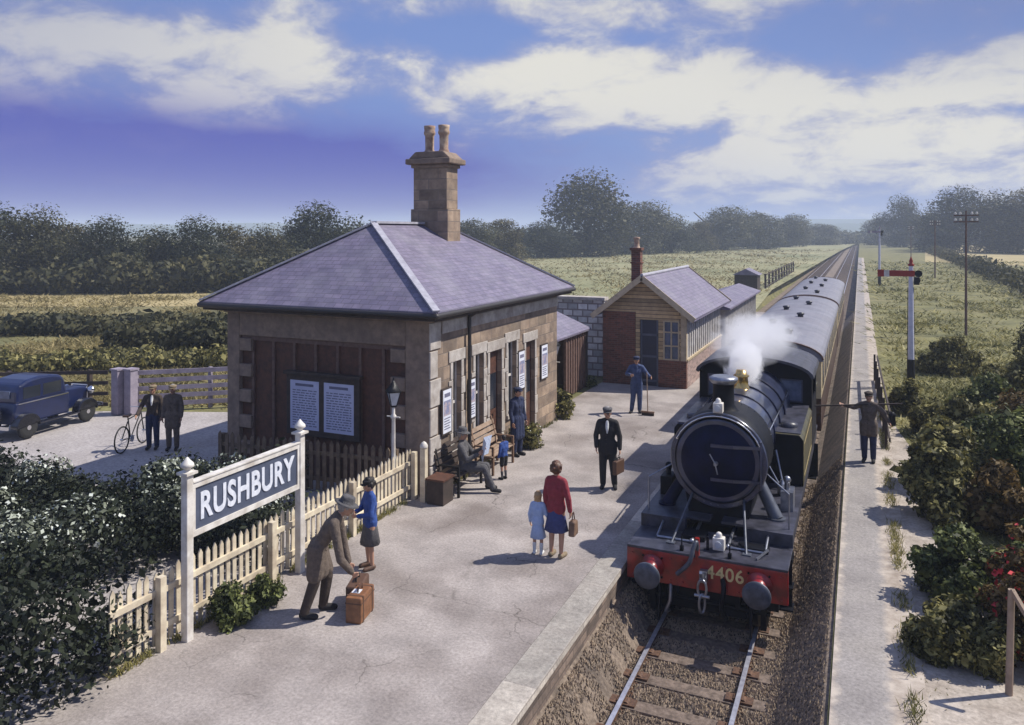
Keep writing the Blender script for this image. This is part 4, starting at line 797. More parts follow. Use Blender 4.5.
b = MB(); b.lathe([(.055, 0), (.055, .03)], (0, SY-.04, SZ+SR+.11), (0, -1, 0), 12); lb(b, 'lens', M['lamp_glass'], hl)
for sx in (-1, 1):
    b = MB(); b.cyl((sx*.3, .5, 1.3), (sx*.3, 1.3, 1.36), .03, n=8); b.cyl((sx*.3, .5, 1.3), (sx*.9, .5, 1.3), .025, n=8); b.ball((sx*.3, .5, 1.31), .045); b.cyl((sx*.9, .5, 1.3), (sx*.9, 1.0, 1.42), .025, n=8); lb(b, 'drain_pipe', M['steel'])
    b = MB(); b.box((sx*.36, .08, 1.28), (sx*.42, .14, 1.36)); b.cyl((sx*.39, .11, 1.36), (sx*.39, .11, 1.52), .012, n=6); lb(b, 'lamp_iron', M['loco_black'])
    b = MB(); b.cyl((sx*1.22, 1.2, 1.5), (sx*1.22, 1.2, 2.1), .014, n=6); b.cyl((sx*1.22, 1.2, 2.1), (sx*.78, 1.5, 2.35), .014, n=6); lb(b, 'grab_rail', M['steel'])
    b = MB(); b.lathe([(.06, 0), (.09, .03), (.09, .2), (.05, .24), (.03, .3)], (sx*.95, 3.0, 1.5), n=12); b.cyl((sx*.95, 3.0, 1.6), (sx*.7, 3.1, 2.0), .02, n=6); b.cyl((sx*.95, 3.3, 1.55), (sx*.78, 3.6, 2.2), .025, n=6); lb(b, 'valve', M['steel'])
for z in (1.0,):
    for x in (-.86, .86):
        b = MB()
        for dx in (-.16, .16):
            for dz in (-.16, .16): b.cyl((x+dx, -.0, .98+dz), (x+dx, -.02, .98+dz), .018, n=6)
        lb(b, 'bolts', M['loco_black'], bb)
b = MB(); b.lathe([(.28, 0), (.25, .04), (.2, .12), (.19, .42), (.2, .5), (.245, .56), (.25, .6), (.2, .62)], (0, SY+.62, SZ+SR-.05), n=24); b.add([], []); chm = lb(b, 'chimney', M['loco_black'], sb)
b = MB(); b.lathe([(.215, .5), (.262, .555), (.265, .6), (.21, .63)], (0, SY+.62, SZ+SR-.05), n=24); lb(b, 'chimney_cap', M['steel'], chm)
b = MB(); b.lathe([(.74, 0), (.76, 1.2), (.82, 4.0), (.83, 4.4)], (0, SY+1.3, SZ), (0, 1, 0), 40); bo = lb(b, 'boiler', M['loco_boiler'])
for y, r in ((1.32, .745), (2.2, .765), (3.1, .79), (4.0, .815)): b = MB(); b.lathe([(r, 0), (r+.01, .005), (r+.01, .05), (r, .055)], (0, SY+y, SZ), (0, 1, 0), 40); lb(b, 'boiler_band', M['loco'], bo)
b = MB(); b.lathe([(.3, 0), (.2, .06), (.15, .2), (.14, .34), (.17, .38), (.12, .42), (.1, .5), (0, .5)], (0, SY+3.0, SZ+.64), n=20); lb(b, 'safety_valve', M['brass'], bo)
b = MB(); b.lathe([(.03, 0), (.03, .1), (.1, .13), (.05, .2), (.02, .23), (0, .24)], (-.25, SY+4.35, SZ+.7), n=10); lb(b, 'whistle', M['brass'], bo)
# steam pipes from smokebox to cylinders
for sx in (-1, 1):
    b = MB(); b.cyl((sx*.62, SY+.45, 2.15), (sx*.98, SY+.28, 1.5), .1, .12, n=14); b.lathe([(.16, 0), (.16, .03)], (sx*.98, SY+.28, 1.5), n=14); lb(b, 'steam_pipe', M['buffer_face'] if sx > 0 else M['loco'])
    b = MB(); b.cyl((sx*.45, SY-.02, 1.85), (sx*.62, .35, 1.28), .022, n=8); b.box((sx*.56, .3, 1.28), (sx*.7, .42, 1.3)); lb(b, 'front_stay', M['buffer_face'])
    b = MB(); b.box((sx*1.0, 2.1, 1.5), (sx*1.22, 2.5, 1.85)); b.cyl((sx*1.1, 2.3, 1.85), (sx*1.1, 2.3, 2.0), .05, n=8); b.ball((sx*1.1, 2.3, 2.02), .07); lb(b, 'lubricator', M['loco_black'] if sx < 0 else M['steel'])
# front lamp + bracket
b = MB(); b.box((-.02, .3, 1.28), (.02, .33, 1.5)); lb(b, 'lamp_bracket', M['loco_black'])
b = MB(); b.box((.08, .3, 1.29), (.27, .46, 1.5)); b.lathe([(.06, 0), (.05, .06), (.02, .08)], (.175, .38, 1.5), n=10); hl = lb(b, 'head_lamp', M['white_paint'], bevel=.02)
b = MB(); b.lathe([(.055, 0), (.055, .03)], (.175, .3, 1.4), (0, -1, 0), 12); lb(b, 'lens', M['lamp_glass'], hl)
for q_ in (((-.5, .6, 1.28), (-.1, .93, 1.36)), ((.45, .5, 1.28), (.95, .75, 1.34))): b = MB(); b.box(*q_); lb(b, 'deck_box', M['loco_black'])
b = MB(); b.bar((.8, .2, 1.3), (.95, .5, 1.36), .03, .03); lb(b, 'fire_iron', M['steel'])
# side tanks
for sx in (-1, 1):
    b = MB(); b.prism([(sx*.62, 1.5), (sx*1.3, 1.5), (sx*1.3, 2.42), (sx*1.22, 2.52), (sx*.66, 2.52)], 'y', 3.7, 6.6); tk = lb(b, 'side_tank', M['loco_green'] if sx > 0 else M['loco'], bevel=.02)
    b = MB(); b.box((sx*.7, 3.75, 2.522), (sx*1.24, 6.55, 2.54)); b.lathe([(.17, 0), (.17, .07), (.04, .1)], (sx*.98, 4.3, 2.54), n=14); lb(b, 'tank_top', M['loco_deck'], tk)
    b = MB(); b.prism([(sx*.62, 1.505), (sx*1.295, 1.505), (sx*1.295, 2.41), (sx*1.22, 2.51), (sx*.66, 2.51)], 'y', 3.685, 3.698); lb(b, 'tank_front', M['loco_black'], tk)
    b = MB(); b.box((sx*1.301, 3.9, 1.65), (sx*1.304, 6.4, 1.665)); b.box((sx*1.301, 3.9, 2.3), (sx*1.304, 6.4, 2.315)); b.box((sx*1.301, 3.9, 1.65), (sx*1.304, 3.915, 2.3)); b.box((sx*1.301, 6.385, 1.65), (sx*1.304, 6.4, 2.3)); lb(b, 'lining', M['gold'], tk)
# cab
cy0, cy1 = 6.6, 8.6
b = MB(); b.box((-1.3, cy0, 1.5), (-1.26, cy1, 2.55)); b.box((1.26, cy0, 1.5), (1.3, cy1, 2.55)); b.box((-1.3, cy0, 2.55), (-1.26, cy0+.35, 3.2)); b.box((1.26, cy0, 2.55), (1.3, cy0+.35, 3.2)); b.box((-1.3, cy1-.3, 2.55), (-1.26, cy1, 3.2)); b.box((1.26, cy1-.3, 2.55), (1.3, cy1, 3.2))
arc = lambda w_, z0, h, n=12: [(w_*math.cos(a), z0+h*math.sin(a)) for a in np.linspace(0, math.pi, n)]
# front sheet around two windows
def sheet_poly(y):
    b.box((-1.26, y, 1.5), (-.72, y+.04, 2.6)); b.box((.72, y, 1.5), (1.26, y+.04, 2.6)); b.box((-1.26, y, 2.6), (-1.08, y+.04, 3.1)); b.box((1.08, y, 2.6), (1.26, y+.04, 3.1)); b.box((-.62, y, 2.5), (.62, y+.04, 3.1))
    b.prism([(-1.26, 3.1), *[(x, z) for x, z in reversed(arc(1.26, 3.18, .38))], (1.26, 3.1)], 'y', y, y+.04)
sheet_poly(cy0); sheet_poly(cy1-.04); cb = lb(b, 'cab', M['loco_black'])
for sx in (-1, 1):
    b = MB(); b.box((sx*.62, cy0+.01, 2.6), (sx*1.08, cy0+.025, 3.1)); o = lb(b, 'cab_window', M['blue_glass'], cb)
    b = MB(); 
    for z in (2.58, 3.08): b.box((sx*.6, cy0-.012, z), (sx*1.1, cy0, z+.035))
    for x in (.6, 1.07): b.box((sx*x, cy0-.013, 2.58), (sx*(x+.03), cy0-.001, 3.1))
    lb(b, 'window_rim', M['loco_boiler'], o)
b = MB(); out = arc(1.36, 3.2, .42, 16); inn = arc(1.3, 3.16, .4, 16)
b.prism(out+inn[::-1], 'y', cy0-.18, cy1+.25); lb(b, 'cab_roof', M['loco_deck'], cb)
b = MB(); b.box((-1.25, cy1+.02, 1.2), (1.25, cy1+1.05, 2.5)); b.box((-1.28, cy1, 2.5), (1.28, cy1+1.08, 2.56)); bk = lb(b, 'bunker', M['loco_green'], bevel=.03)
b = MB(True); b.ball((0, cy1+.55, 2.5), (1.05, .45, .3), 16, 10); lb(b, 'coal', M['loco_black'], bk)
for sx in (-1, 1):
    b = MB(); b.box((sx*1.1, .4, .45), (sx*1.34, .7, .48)); b.bar((sx*1.22, .55, .48), (sx*1.22, .55, 1.24), .2, .02); b.box((sx*1.1, .42, .8), (sx*1.34, .68, .83)); lb(b, 'step', M['loco_black'])
    b = MB(); b.box((sx*1.1, cy1-.8, .45), (sx*1.34, cy1-.4, .48)); b.bar((sx*1.22, cy1-.6, .48), (sx*1.22, cy1-.6, 1.3), .3, .02); lb(b, 'step', M['loco_black'])
b = MB()
for sx in (-1, 1): b.cyl((sx*.74, SY+.1, SZ+.28), (sx*.8, cy0, SZ+.36), .016, n=8)
lb(b, 'boiler_handrail', M['chrome'])
# ---------------------------------------------------------------- coaches
def coach(y, label):
    t = thing('railway_coach', label, 'coach', (TX, y, ZRL), group='coaches behind the engine'); Ln = 16.6; W = 1.34
    b = MB(); b.box((-W, .1, 1.05), (W, Ln, 1.95)); bd = b.build('body', M['choc'], t)
    b = MB(); b.box((-W-.003, .1, 1.95), (-W+.05, Ln, 3.05)); b.box((W-.05, .1, 1.95), (W+.003, Ln, 3.05)); b.box((-W+.05, .1, 1.95), (W-.05, .16, 3.05)); b.box((-W+.05, Ln-.06, 1.95), (W-.05, Ln, 3.05)); b.build('upper_panel', M['cream'], bd)
    b = MB(); prof = [(x, z) for x, z in arc(W+.06, 3.05, .48, 18)]; b.prism(prof+[(-W-.06, 3.0), (W+.06, 3.0)], 'y', 0, Ln+.1); rf = b.build('roof', M['roof_grey'], t)
    b = MB(); n = len(prof)
    for yy in (0, Ln+.06):
        b = MB(); b.prism([(x*1.012, 3.05+(z-3.05)*1.05) for x, z in prof]+[(x*.98, 3.05+(z-3.05)*.97) for x, z in prof[::-1]], 'y', yy-.02, yy+.06); b.build('roof_edge', M['brown_strip'], rf)
    for k in range(6): b = MB(); b.lathe([(.1, 0), (.1, .1), (.14, .12), (.12, .18), (0, .2)], (.35*(-1)**k, 1.8+k*2.6, 3.48), n=10); b.build('roof_vent', M['loco_deck'], rf)
    for sx in (-1, 1):
        for k in range(9):
            b = MB(); b.box((sx*(W+.001), .9+k*1.72, 2.1), (sx*(W+.012), 2.0+k*1.72, 2.85)); b.build('window', M['dark_glass'], bd)
    b = MB(); b.box((-1.0, .6, .6), (1.0, Ln-.6, 1.05)); b.build('underframe', M['loco_black'], t)
    for yy in (2, 4.2, Ln-4.2, Ln-2):
        for sx in (-.78, .78): b = MB(); b.cyl((sx-.06, yy, .48), (sx+.06, yy, .48), .48, n=20); b.build('wheel', M['loco_black'], t)
    for sx in (-.865, .865):
        for yy, d in ((.1, -1), (Ln, 1)): b = MB(); b.cyl((sx, yy, 1.02), (sx, yy+.4*d, 1.02), .09, n=10); b.cyl((sx, yy+.4*d, 1.02), (sx, yy+.46*d, 1.02), .22, n=16); b.build('buffer', M['loco_black'], t)
coach(Y0+10.3, 'first cream and brown coach with grey curved roof directly behind the engine')
coach(Y0+27.6, 'second cream and brown coach at the rear of the train')

# ================================================================ VEGETATION
def trunk_mb(h, r, seed, spread=1.0, limbs=6):
    rd = random.Random(seed); b = MB(True); p = Vector((0, 0, -.1)); top = Vector((rd.uniform(-.2, .2), rd.uniform(-.2, .2), h*.5)); b.cyl(p, top, r, r*.6, n=8); q = top+Vector((rd.uniform(-.3, .3), rd.uniform(-.3, .3), h*.3)); b.cyl(top, q, r*.6, r*.25, n=8)
    for k in range(limbs):
        a = 6.28*k/limbs+rd.uniform(-.4, .4); s_ = p.lerp(top, rd.uniform(.55, 1)); e = s_+Vector((math.cos(a)*spread*rd.uniform(.5, .9), math.sin(a)*spread*rd.uniform(.5, .9), h*rd.uniform(.15, .35))); b.cyl(s_, e, r*.4, r*.1, n=6)
    return b
def crown_blobs(h, w_, seed, n=14, low=.04):
    rd = random.Random(seed); out = []
    for k in range(n):
        a = rd.uniform(0, 6.28); t = rd.uniform(0, 1); z = h*(low+(1-low)*t*.86); rr = w_*.5*math.sin(math.pi*(.3+.64*t))**.8*rd.uniform(.25, .9)
        s_ = w_*rd.uniform(.13, .24); out.append(((math.cos(a)*rr, math.sin(a)*rr, z), (s_, s_, s_*rd.uniform(.65, .95))))
    out.append(((0, 0, h*.6), (w_*.27, w_*.27, h*.26))); return out
PROTO = []
for k in range(5):
    t = bpy.data.objects.new('broadleaf_tree', None); COL.objects.link(t)
    trunk_mb(1.0, .03, 40+k, .3).build('trunk', M['bark'], t, uv=False)
    leafmesh('crown', [LEAF['far'], LEAF['dusk'], LEAF['olive'], LEAF['grey'], LEAF['grey']][k], t, crown_blobs(1.0, 1.0 if k != 2 else .8, 60+k, 30), 17000, .0145, shell=(.55, 1.12)); PROTO.append(t)
used = set()
def tree(u, v, hpx, wpx, k, label, cat='tree', group=None, name='broadleaf_tree'):
    x, y = P(u, v); D = F_PX*CAM_H/(v-HOR); h = hpx*D/F_PX; w_ = wpx*D/F_PX
    if k in used: t = copy_tree(PROTO[k])
    else: t = PROTO[k]; used.add(k)
    t.location = (x, y, -.05); t.rotation_euler = (0, 0, random.uniform(0, 6.28)); t.scale = (w_, w_, h); tag(t, label, cat, group)
random.seed(21)
G1 = 'trees of the dark wood on the left'
left = [(-70, 290, 84, 75), (-15, 292, 88, 70), (38, 291, 84, 64), (75, 288, 66, 50), (112, 290, 72, 56), (150, 287, 60, 48), (192, 288, 70, 56), (232, 285, 62, 50), (268, 283, 58, 46), (322, 280, 76, 62), (292, 279, 55, 46), (362, 277, 55, 48)]
lab = ['tree just outside the left edge of the photo', 'tall dark tree at the left edge of the wood', 'broad dark tree near the left edge with rounded top', 'low dark tree between the broad left tree and the next gap', 'dark tree above the rail fence gate posts', 'lowest dark tree of the wood above the pale rail fence', 'dark rounded tree left of the station roof corner', 'dark tree above the left corner of the station roof', 'dark tree partly behind the left slope of the station roof', 'rounded tree rising highest behind the station roof slope', 'small dark tree between two trees behind the roof slope', 'dark tree mostly hidden behind the station roof ridge']
for i, (u, v, h, w_) in enumerate(left): tree(u, v, h, w_*1.5, [0, 1, 0, 2, 1, 0, 1, 2, 0, 1, 2, 0][i], lab[i], group=G1)
mid = [(585, 256, 84, 84, 0, 'largest round tree in the middle distance behind the hut'), (640, 254, 58, 62, 3, 'pale grey tree leaning against the largest middle tree'), (540, 258, 36, 52, 1, 'low bushy tree left of the largest middle tree'), (500, 262, 44, 56, 2, 'dark tree above the right slope of the station roof'), (470, 266, 48, 50, 4, 'greyish tree touching the station chimney on its right'),
       (672, 253, 34, 50, 1, 'low dark tree right of the pale grey tree'), (722, 250, 48, 56, 3, 'medium pale tree standing alone above the pale field'), (758, 249, 38, 48, 4, 'grey tree right of the medium pale tree'), (790, 247, 36, 40, 3, 'small grey tree before the line meets the horizon'), (822, 245, 22, 36, 4, 'smallest grey tree beside the vanishing railway line'), (697, 251, 30, 40, 2, 'small dark tree between two middle trees'),
       (903, 247, 50, 38, 1, 'narrow dark tree behind the red signal arm'), (935, 250, 42, 46, 0, 'low dark tree left of the large right wood'), (965, 252, 64, 66, 1, 'large dark tree behind the tallest telegraph pole'), (1000, 253, 62, 66, 0, 'large dark tree near the right edge'), (1040, 254, 68, 70, 2, 'dark tree cut by the right edge'), (880, 245, 28, 34, 4, 'tiny grey tree beside the distant signal post'), (1100, 256, 70, 70, 0, 'dark tree outside the right edge')]
for u, v, h, w_, k, l_ in mid: tree(u, v, h, w_*1.3, k, l_, group='trees scattered along the horizon')
# hedgerows in the fields
def hedgerow(p, q, h, w_, leaf, label, n, size, name='hedgerow', cat='hedge'):
    A = P(*p); B = P(*q); t = thing(name, label, cat, (A[0], A[1], 0)); dx, dy = B[0]-A[0], B[1]-A[1]; Ln = math.hypot(dx, dy); bl = []; k = 0
    while k < Ln: f = k/Ln; s_ = random.uniform(.6, 1.15); bl.append(((dx*f+random.uniform(-.3, .3)*w_, dy*f+random.uniform(-.3, .3)*w_, h*.45*s_), (w_*s_, w_*s_, h*.55*s_))); k += w_*.75
    leafmesh('foliage', leaf, t, bl, n, size, shell=(.6, 1.05)); return t
hedgerow((-140, 296), (340, 290), 3.2, 2.6, LEAF['far'], 'dark undergrowth at the foot of the wood on the left', 26000, .26)
hedgerow((-160, 336), (250, 330), 1.0, 1.5, LEAF['far'], 'long dark hedgerow crossing the golden field on the left', 16000, .16)
hedgerow((-150, 374), (236, 364), 0.8, 1.3, LEAF['bush'], 'yellowish rough hedge directly behind the rail fence', 16000, .10)
hedgerow((130, 352), (240, 346), 1.5, 1.1, LEAF['far'], 'short dark thicket left of the station end wall', 6000, .12)
hedgerow((500, 254), (860, 243.5), 6.0, 5, LEAF['grey'], 'grey hedge line under the horizon trees', 14000, .7)
hedgerow((860, 243), (1150, 249), 6.0, 5, LEAF['far'], 'dark hedge line under the right wood', 12000, .7)
hedgerow((925, 250), (1060, 305), 2.0, 1.6, LEAF['far'], 'dark hedge running diagonally down the golden field on the right', 14000, .2)
# straw tussocks in left field
def tufts(name, label, region, nc, per, size, leaf, ok=None, zb=-.03):
    u = rng.uniform(region[0], region[1], nc); v = region[2]+(region[3]-region[2])*rng.random(nc)**1.1
    D = F_PX*CAM_H/(v-HOR); l_ = (u-512)*D/F_PX; x = l_*math.cos(YAW)-D*math.sin(YAW); y = l_*math.sin(YAW)+D*math.cos(YAW)
    pat = np.sin(x*.7+np.sin(y*.3)*2)+np.sin(y*.23+x*.5)+rng.normal(scale=.9, size=nc)
    k = pat > -.5
    if ok is not None: k &= ok(x, y)
    x, y, D = x[k], y[k], D[k]; sc = np.repeat((D/20)**.6*rng.uniform(.5, 1.5, len(x)), per); D = np.repeat(D, per)
    n = len(sc); cx = np.repeat(x, per); cy = np.repeat(y, per); rr = sc*size*2.2*(D/20)**.3
    x = cx+rng.normal(size=n)*rr; y = cy+rng.normal(size=n)*rr
    h = size*sc*rng.uniform(.3, 1.4, n); wd = h*.13+D*.0006; a = rng.uniform(0, 6.28, n); lx = (x-cx)*.5+rng.normal(scale=.5, size=n)*h; ly = (y-cy)*.5+rng.normal(scale=.5, size=n)*h
    p0 = np.stack([x-np.cos(a)*wd, y-np.sin(a)*wd, np.full(n, zb)], 1); p1 = np.stack([x+np.cos(a)*wd, y+np.sin(a)*wd, np.full(n, zb)], 1); p2 = np.stack([x+lx, y+ly, zb+h], 1)
    tag(rawquads(name, leaf, None, np.stack([p0, p1, p2], 1).reshape(-1, 3), 3), label, 'grass', kind='stuff')
tufts('grass', 'rough green grass on the bank to the right of the path', (870, 1500, 262, 620), 16000, 14, .09, LEAF['grass'], lambda x, y: x > np.where(y > 24, 1.1, np.where(y < 13.5, 2.2, 1.9)))
tufts('straw_grass', 'dry golden grass in the field behind the rail fence', (-150, 290, 296, 404), 9000, 10, .10, LEAF['straw'])
tufts('pale_grass', 'pale tufted grass in the wide field behind the hut', (380, 850, 250, 330), 9000, 8, .09, LEAF['straw'], lambda x, y: x < -9)
tufts('weeds', 'thin weeds along the edge of the sandy path', (880, 1100, 330, 700), 500, 9, .05, LEAF['grass'], lambda x, y: (x > .75) & (x < 2.4))

def weed_line(label, A, B, n, size, spread):
    t_ = rng.random(n); cl = np.sin(t_*37)+np.sin(t_*91+1); k_ = cl > -.3; t_ = t_[k_]; n = len(t_)
    x = A[0]+(B[0]-A[0])*t_+rng.normal(size=n)*spread; y = A[1]+(B[1]-A[1])*t_+rng.normal(size=n)*spread; h = size*rng.uniform(.3, 1.4, n); a = rng.uniform(0, 6.28, n)
    p0 = np.stack([x-np.cos(a)*.008, y-np.sin(a)*.008, np.zeros(n)], 1); p1 = np.stack([x+np.cos(a)*.008, y+np.sin(a)*.008, np.zeros(n)], 1); p2 = np.stack([x+rng.normal(size=n)*h*.5, y+rng.normal(size=n)*h*.5, h], 1)
    tag(rawquads('weeds', LEAF['grass'], None, np.stack([p0, p1, p2], 1).reshape(-1, 3), 3), label, 'weeds', kind='stuff')
weed_line('thin grass growing at the foot of the cream picket fence', (-8.72, 7.0), (-8.72, 14.2), 2600, .12, .035)
weed_line('thin grass at the foot of the sunlit station wall', (-8.38, 15.6), (-8.38, 22.2), 1400, .1, .03)
weed_line('grass tufts along the outer edge of the grey path', (.58, 7.0), (.62, 30), 5000, .1, .06)
# station-side bushes etc
def bush(x, y, w_, h, leaf, label, n, size, seed, name='bush', extra=None, cat='bush', group=None, d=None):
    t = thing(name, label, cat, (x, y, -.02), group=group); rd = random.Random(seed); bl = []
    for k in range(26):
        a = rd.uniform(0, 6.28); r_ = rd.uniform(.1, .52)*w_; s_ = rd.uniform(.09, .25)*w_; bl.append(((math.cos(a)*r_*.9, math.sin(a)*r_*.9*(d or 1), h*rd.uniform(.12, 1.0)*(1-.45*(r_/w_/.52)**2)), (s_, s_, s_*rd.uniform(.6, 1.2))))
    bl.append(((0, 0, h*.35), (w_*.4, w_*.4*(d or 1), h*.35)))
    leafmesh('foliage', leaf, t, bl, n, size, shell=(.55, 1.08))
    b = MB(); 
    for k in range(5): a = k*1.26; b.cyl((0, 0, 0), (math.cos(a)*w_*.25, math.sin(a)*w_*.25, h*.6), .025, .008, n=5)
    b.build('stem', M['bark'], t, uv=False)
    if extra: leafmesh('blossom', extra[0], t, bl, extra[1], extra[2], shell=(.95, 1.12), asp=.9)
    return t
bush(-8.1, 19.0, .75, .8, LEAF['bush'], 'small olive bush against the station wall behind the officer', 2600, .045, 3, extra=(M['blossom'], 60, .025))
bush(-8.45, 22.6, .9, .8, LEAF['bush'], 'olive bush at the far corner of the station wall', 2600, .05, 4)
bush(-9.3, 27.6, .8, .35, LEAF['green'], 'low weeds at the foot of the brick wall by the shed', 1200, .04, 5, name='weeds', cat='plant')
bush(-8.35, 8.75, .62, .55, LEAF['green'], 'small green bush at the foot of the left sign post', 5200, .035, 6)
bush(-8.3, 9.35, .5, .42, LEAF['green'], 'small low bush below the middle of the name board', 2400, .035, 7)
# big hedge on the left
t = thing('flowering_hedge', 'large dark ivy hedge with pale blossom filling the lower left behind the picket fence', 'hedge', (-12, 8, 0)); bl = []; rd = random.Random(5)
for k in range(230):
    x = rd.uniform(-19, -9.25); y = rd.uniform(1.0, 10.7)
    zt = 1.28+.16*math.sin(x*1.1+1)+.14*math.sin(y*1.3)+rd.uniform(-.15, .15)-.35*max(0, (y-8.2)/2.5)
    if x > -10.6 and y > 9.3: zt = min(zt, .95)
    s_ = rd.uniform(.4, .75)
    if x > -10: s_ = .4
    bl.append(((x+12, y-8, zt-s_*.7), (s_, s_, s_*.75)))
for k in range(34):
    x = rd.uniform(-13.2, -10.0); y = rd.uniform(10.5, 13); bl.append(((x+12, y-8, rd.uniform(.35, .95)), (.45, .45, .4)))
for k in range(60):
    y = rd.uniform(1.0, 7.5); bl.append(((-9.0+rd.uniform(-.2, .35)*(1 if y < 6.8 else .3)+12, y-8, rd.uniform(.2, 1.35)), (.4, .42, .38)))
for k in range(70):
    x = rd.uniform(-19, -9.5); bl.append(((x+12, 10.7+rd.uniform(-.4, .2)-8, rd.uniform(.2, .6)), (.5, .45, .4)))
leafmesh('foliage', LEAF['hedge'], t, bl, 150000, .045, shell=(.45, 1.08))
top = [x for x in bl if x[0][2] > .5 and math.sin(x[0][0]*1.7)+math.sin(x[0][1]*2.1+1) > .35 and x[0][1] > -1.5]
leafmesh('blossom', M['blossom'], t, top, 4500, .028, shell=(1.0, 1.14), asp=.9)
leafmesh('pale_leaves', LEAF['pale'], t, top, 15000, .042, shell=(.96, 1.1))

# right bushes
rb = [(1.75, 20.0, 1.3, 1.45, 'bush', 'dark tall bush nearest the man on the path'), (1.55, 17.6, 1.5, 1.35, 'bush', 'dark bush in the middle of the right row beside the sand'), (1.35, 13.9, 1.2, 1.05, 'green', 'rounded dark bush standing alone on the sand right of the path'), (1.25, 12.0, 1.15, .72, 'bush', 'nearest low yellow tipped bush beside the path'),
      (3.6, 19.5, 2.2, 1.9, 'green', 'large dark bush at the right edge beyond the roses'), (4.6, 24.0, 2.4, 1.9, 'rust', 'big rusty bush on the right bank in mid distance'), (2.6, 23.5, 1.6, 1.2, 'bush', 'olive bush behind the signal side of the bank'), (5.2, 30, 2.6, 1.8, 'bush', 'wide olive bush below the tallest telegraph pole'), (2.9, 15.6, 1.0, .9, 'green', 'small green bush behind the left wooden post'),
      (1.35, 27.5, .9, .9, 'bush', 'small brown bush beside the path end near the signal'), (3.3, 36, 2.0, 1.4, 'bush', 'low bush behind the signal post'), (7.6, 38, 3.2, 2.2, 'far', 'dark bush right of the tallest telegraph pole')]
rb += [(2.5, 17.4, 1.3, 1.1, 'rust', 'rusty brown bush behind the dark bush in the middle of the right row'), (2.6, 21.3, 1.4, 1.3, 'green', 'green bush filling the bank behind the tall bush near the man'), (3.6, 15.9, 1.5, 1.3, 'bush', 'yellowish bush at the right edge behind the rose posts'), (2.0, 25.0, 1.3, .9, 'bush', 'low yellow green bush on the bank near the signal post'),
       (6.2, 26.0, 2.4, 2.0, 'bush', 'tall yellow green bush at the right edge of the bank'), (3.6, 27.5, 1.6, 1.1, 'green', 'small green bush alone on the rough grass'), (3.2, 13.6, 1.2, 1.4, 'rust', 'rusty leaved bush touching the right edge beside the roses'), (2.2, 19.2, 1.2, 1.0, 'bush', 'olive bush squeezed between the two dark bushes by the path')]
for i, (x, y, w_, h, lf, l_) in enumerate(rb): bush(x, y, w_, h, LEAF[lf], l_, int(9000*min(w_, 2)), .045 if y < 16 else .06, 30+i)
# rose bush on posts
t = bush(2.02, 12.35, .9, 1.75, LEAF['rust'], 'tall rose bush with red flowers climbing the wooden posts at the right edge', 9000, .038, 77, name='rose_bush', extra=(M['rose_red'], 420, .04), d=1.2)
for x, y, h, l_ in ((1.86, 13.1, 1.1, 'left wooden post with sloping top beside the rose bush'), (1.68, 11.3, 1.3, 'near wooden post standing in front of the rose bush')):
    t = thing('wooden_post', l_, 'post', (x, y, -.02)); b = MB(); b.cyl((0, 0, 0), (.03, .02, h), .045, .04, n=10); b.build('shaft', M['wood_pale'], t); b = MB(); b.bar((.03, .02, h), (.18, -.15, h-.25), .05, .05); b.build('brace', M['wood_pale'], t)
# fence on the right bank side of the path
rail_fence('path_fence', 'thin wooden fence on the right side of the path beyond the man with the pole', (.72, 22.8), (.6, 33), 1.0, M['wood_dark'], 2, 1.7, .07)

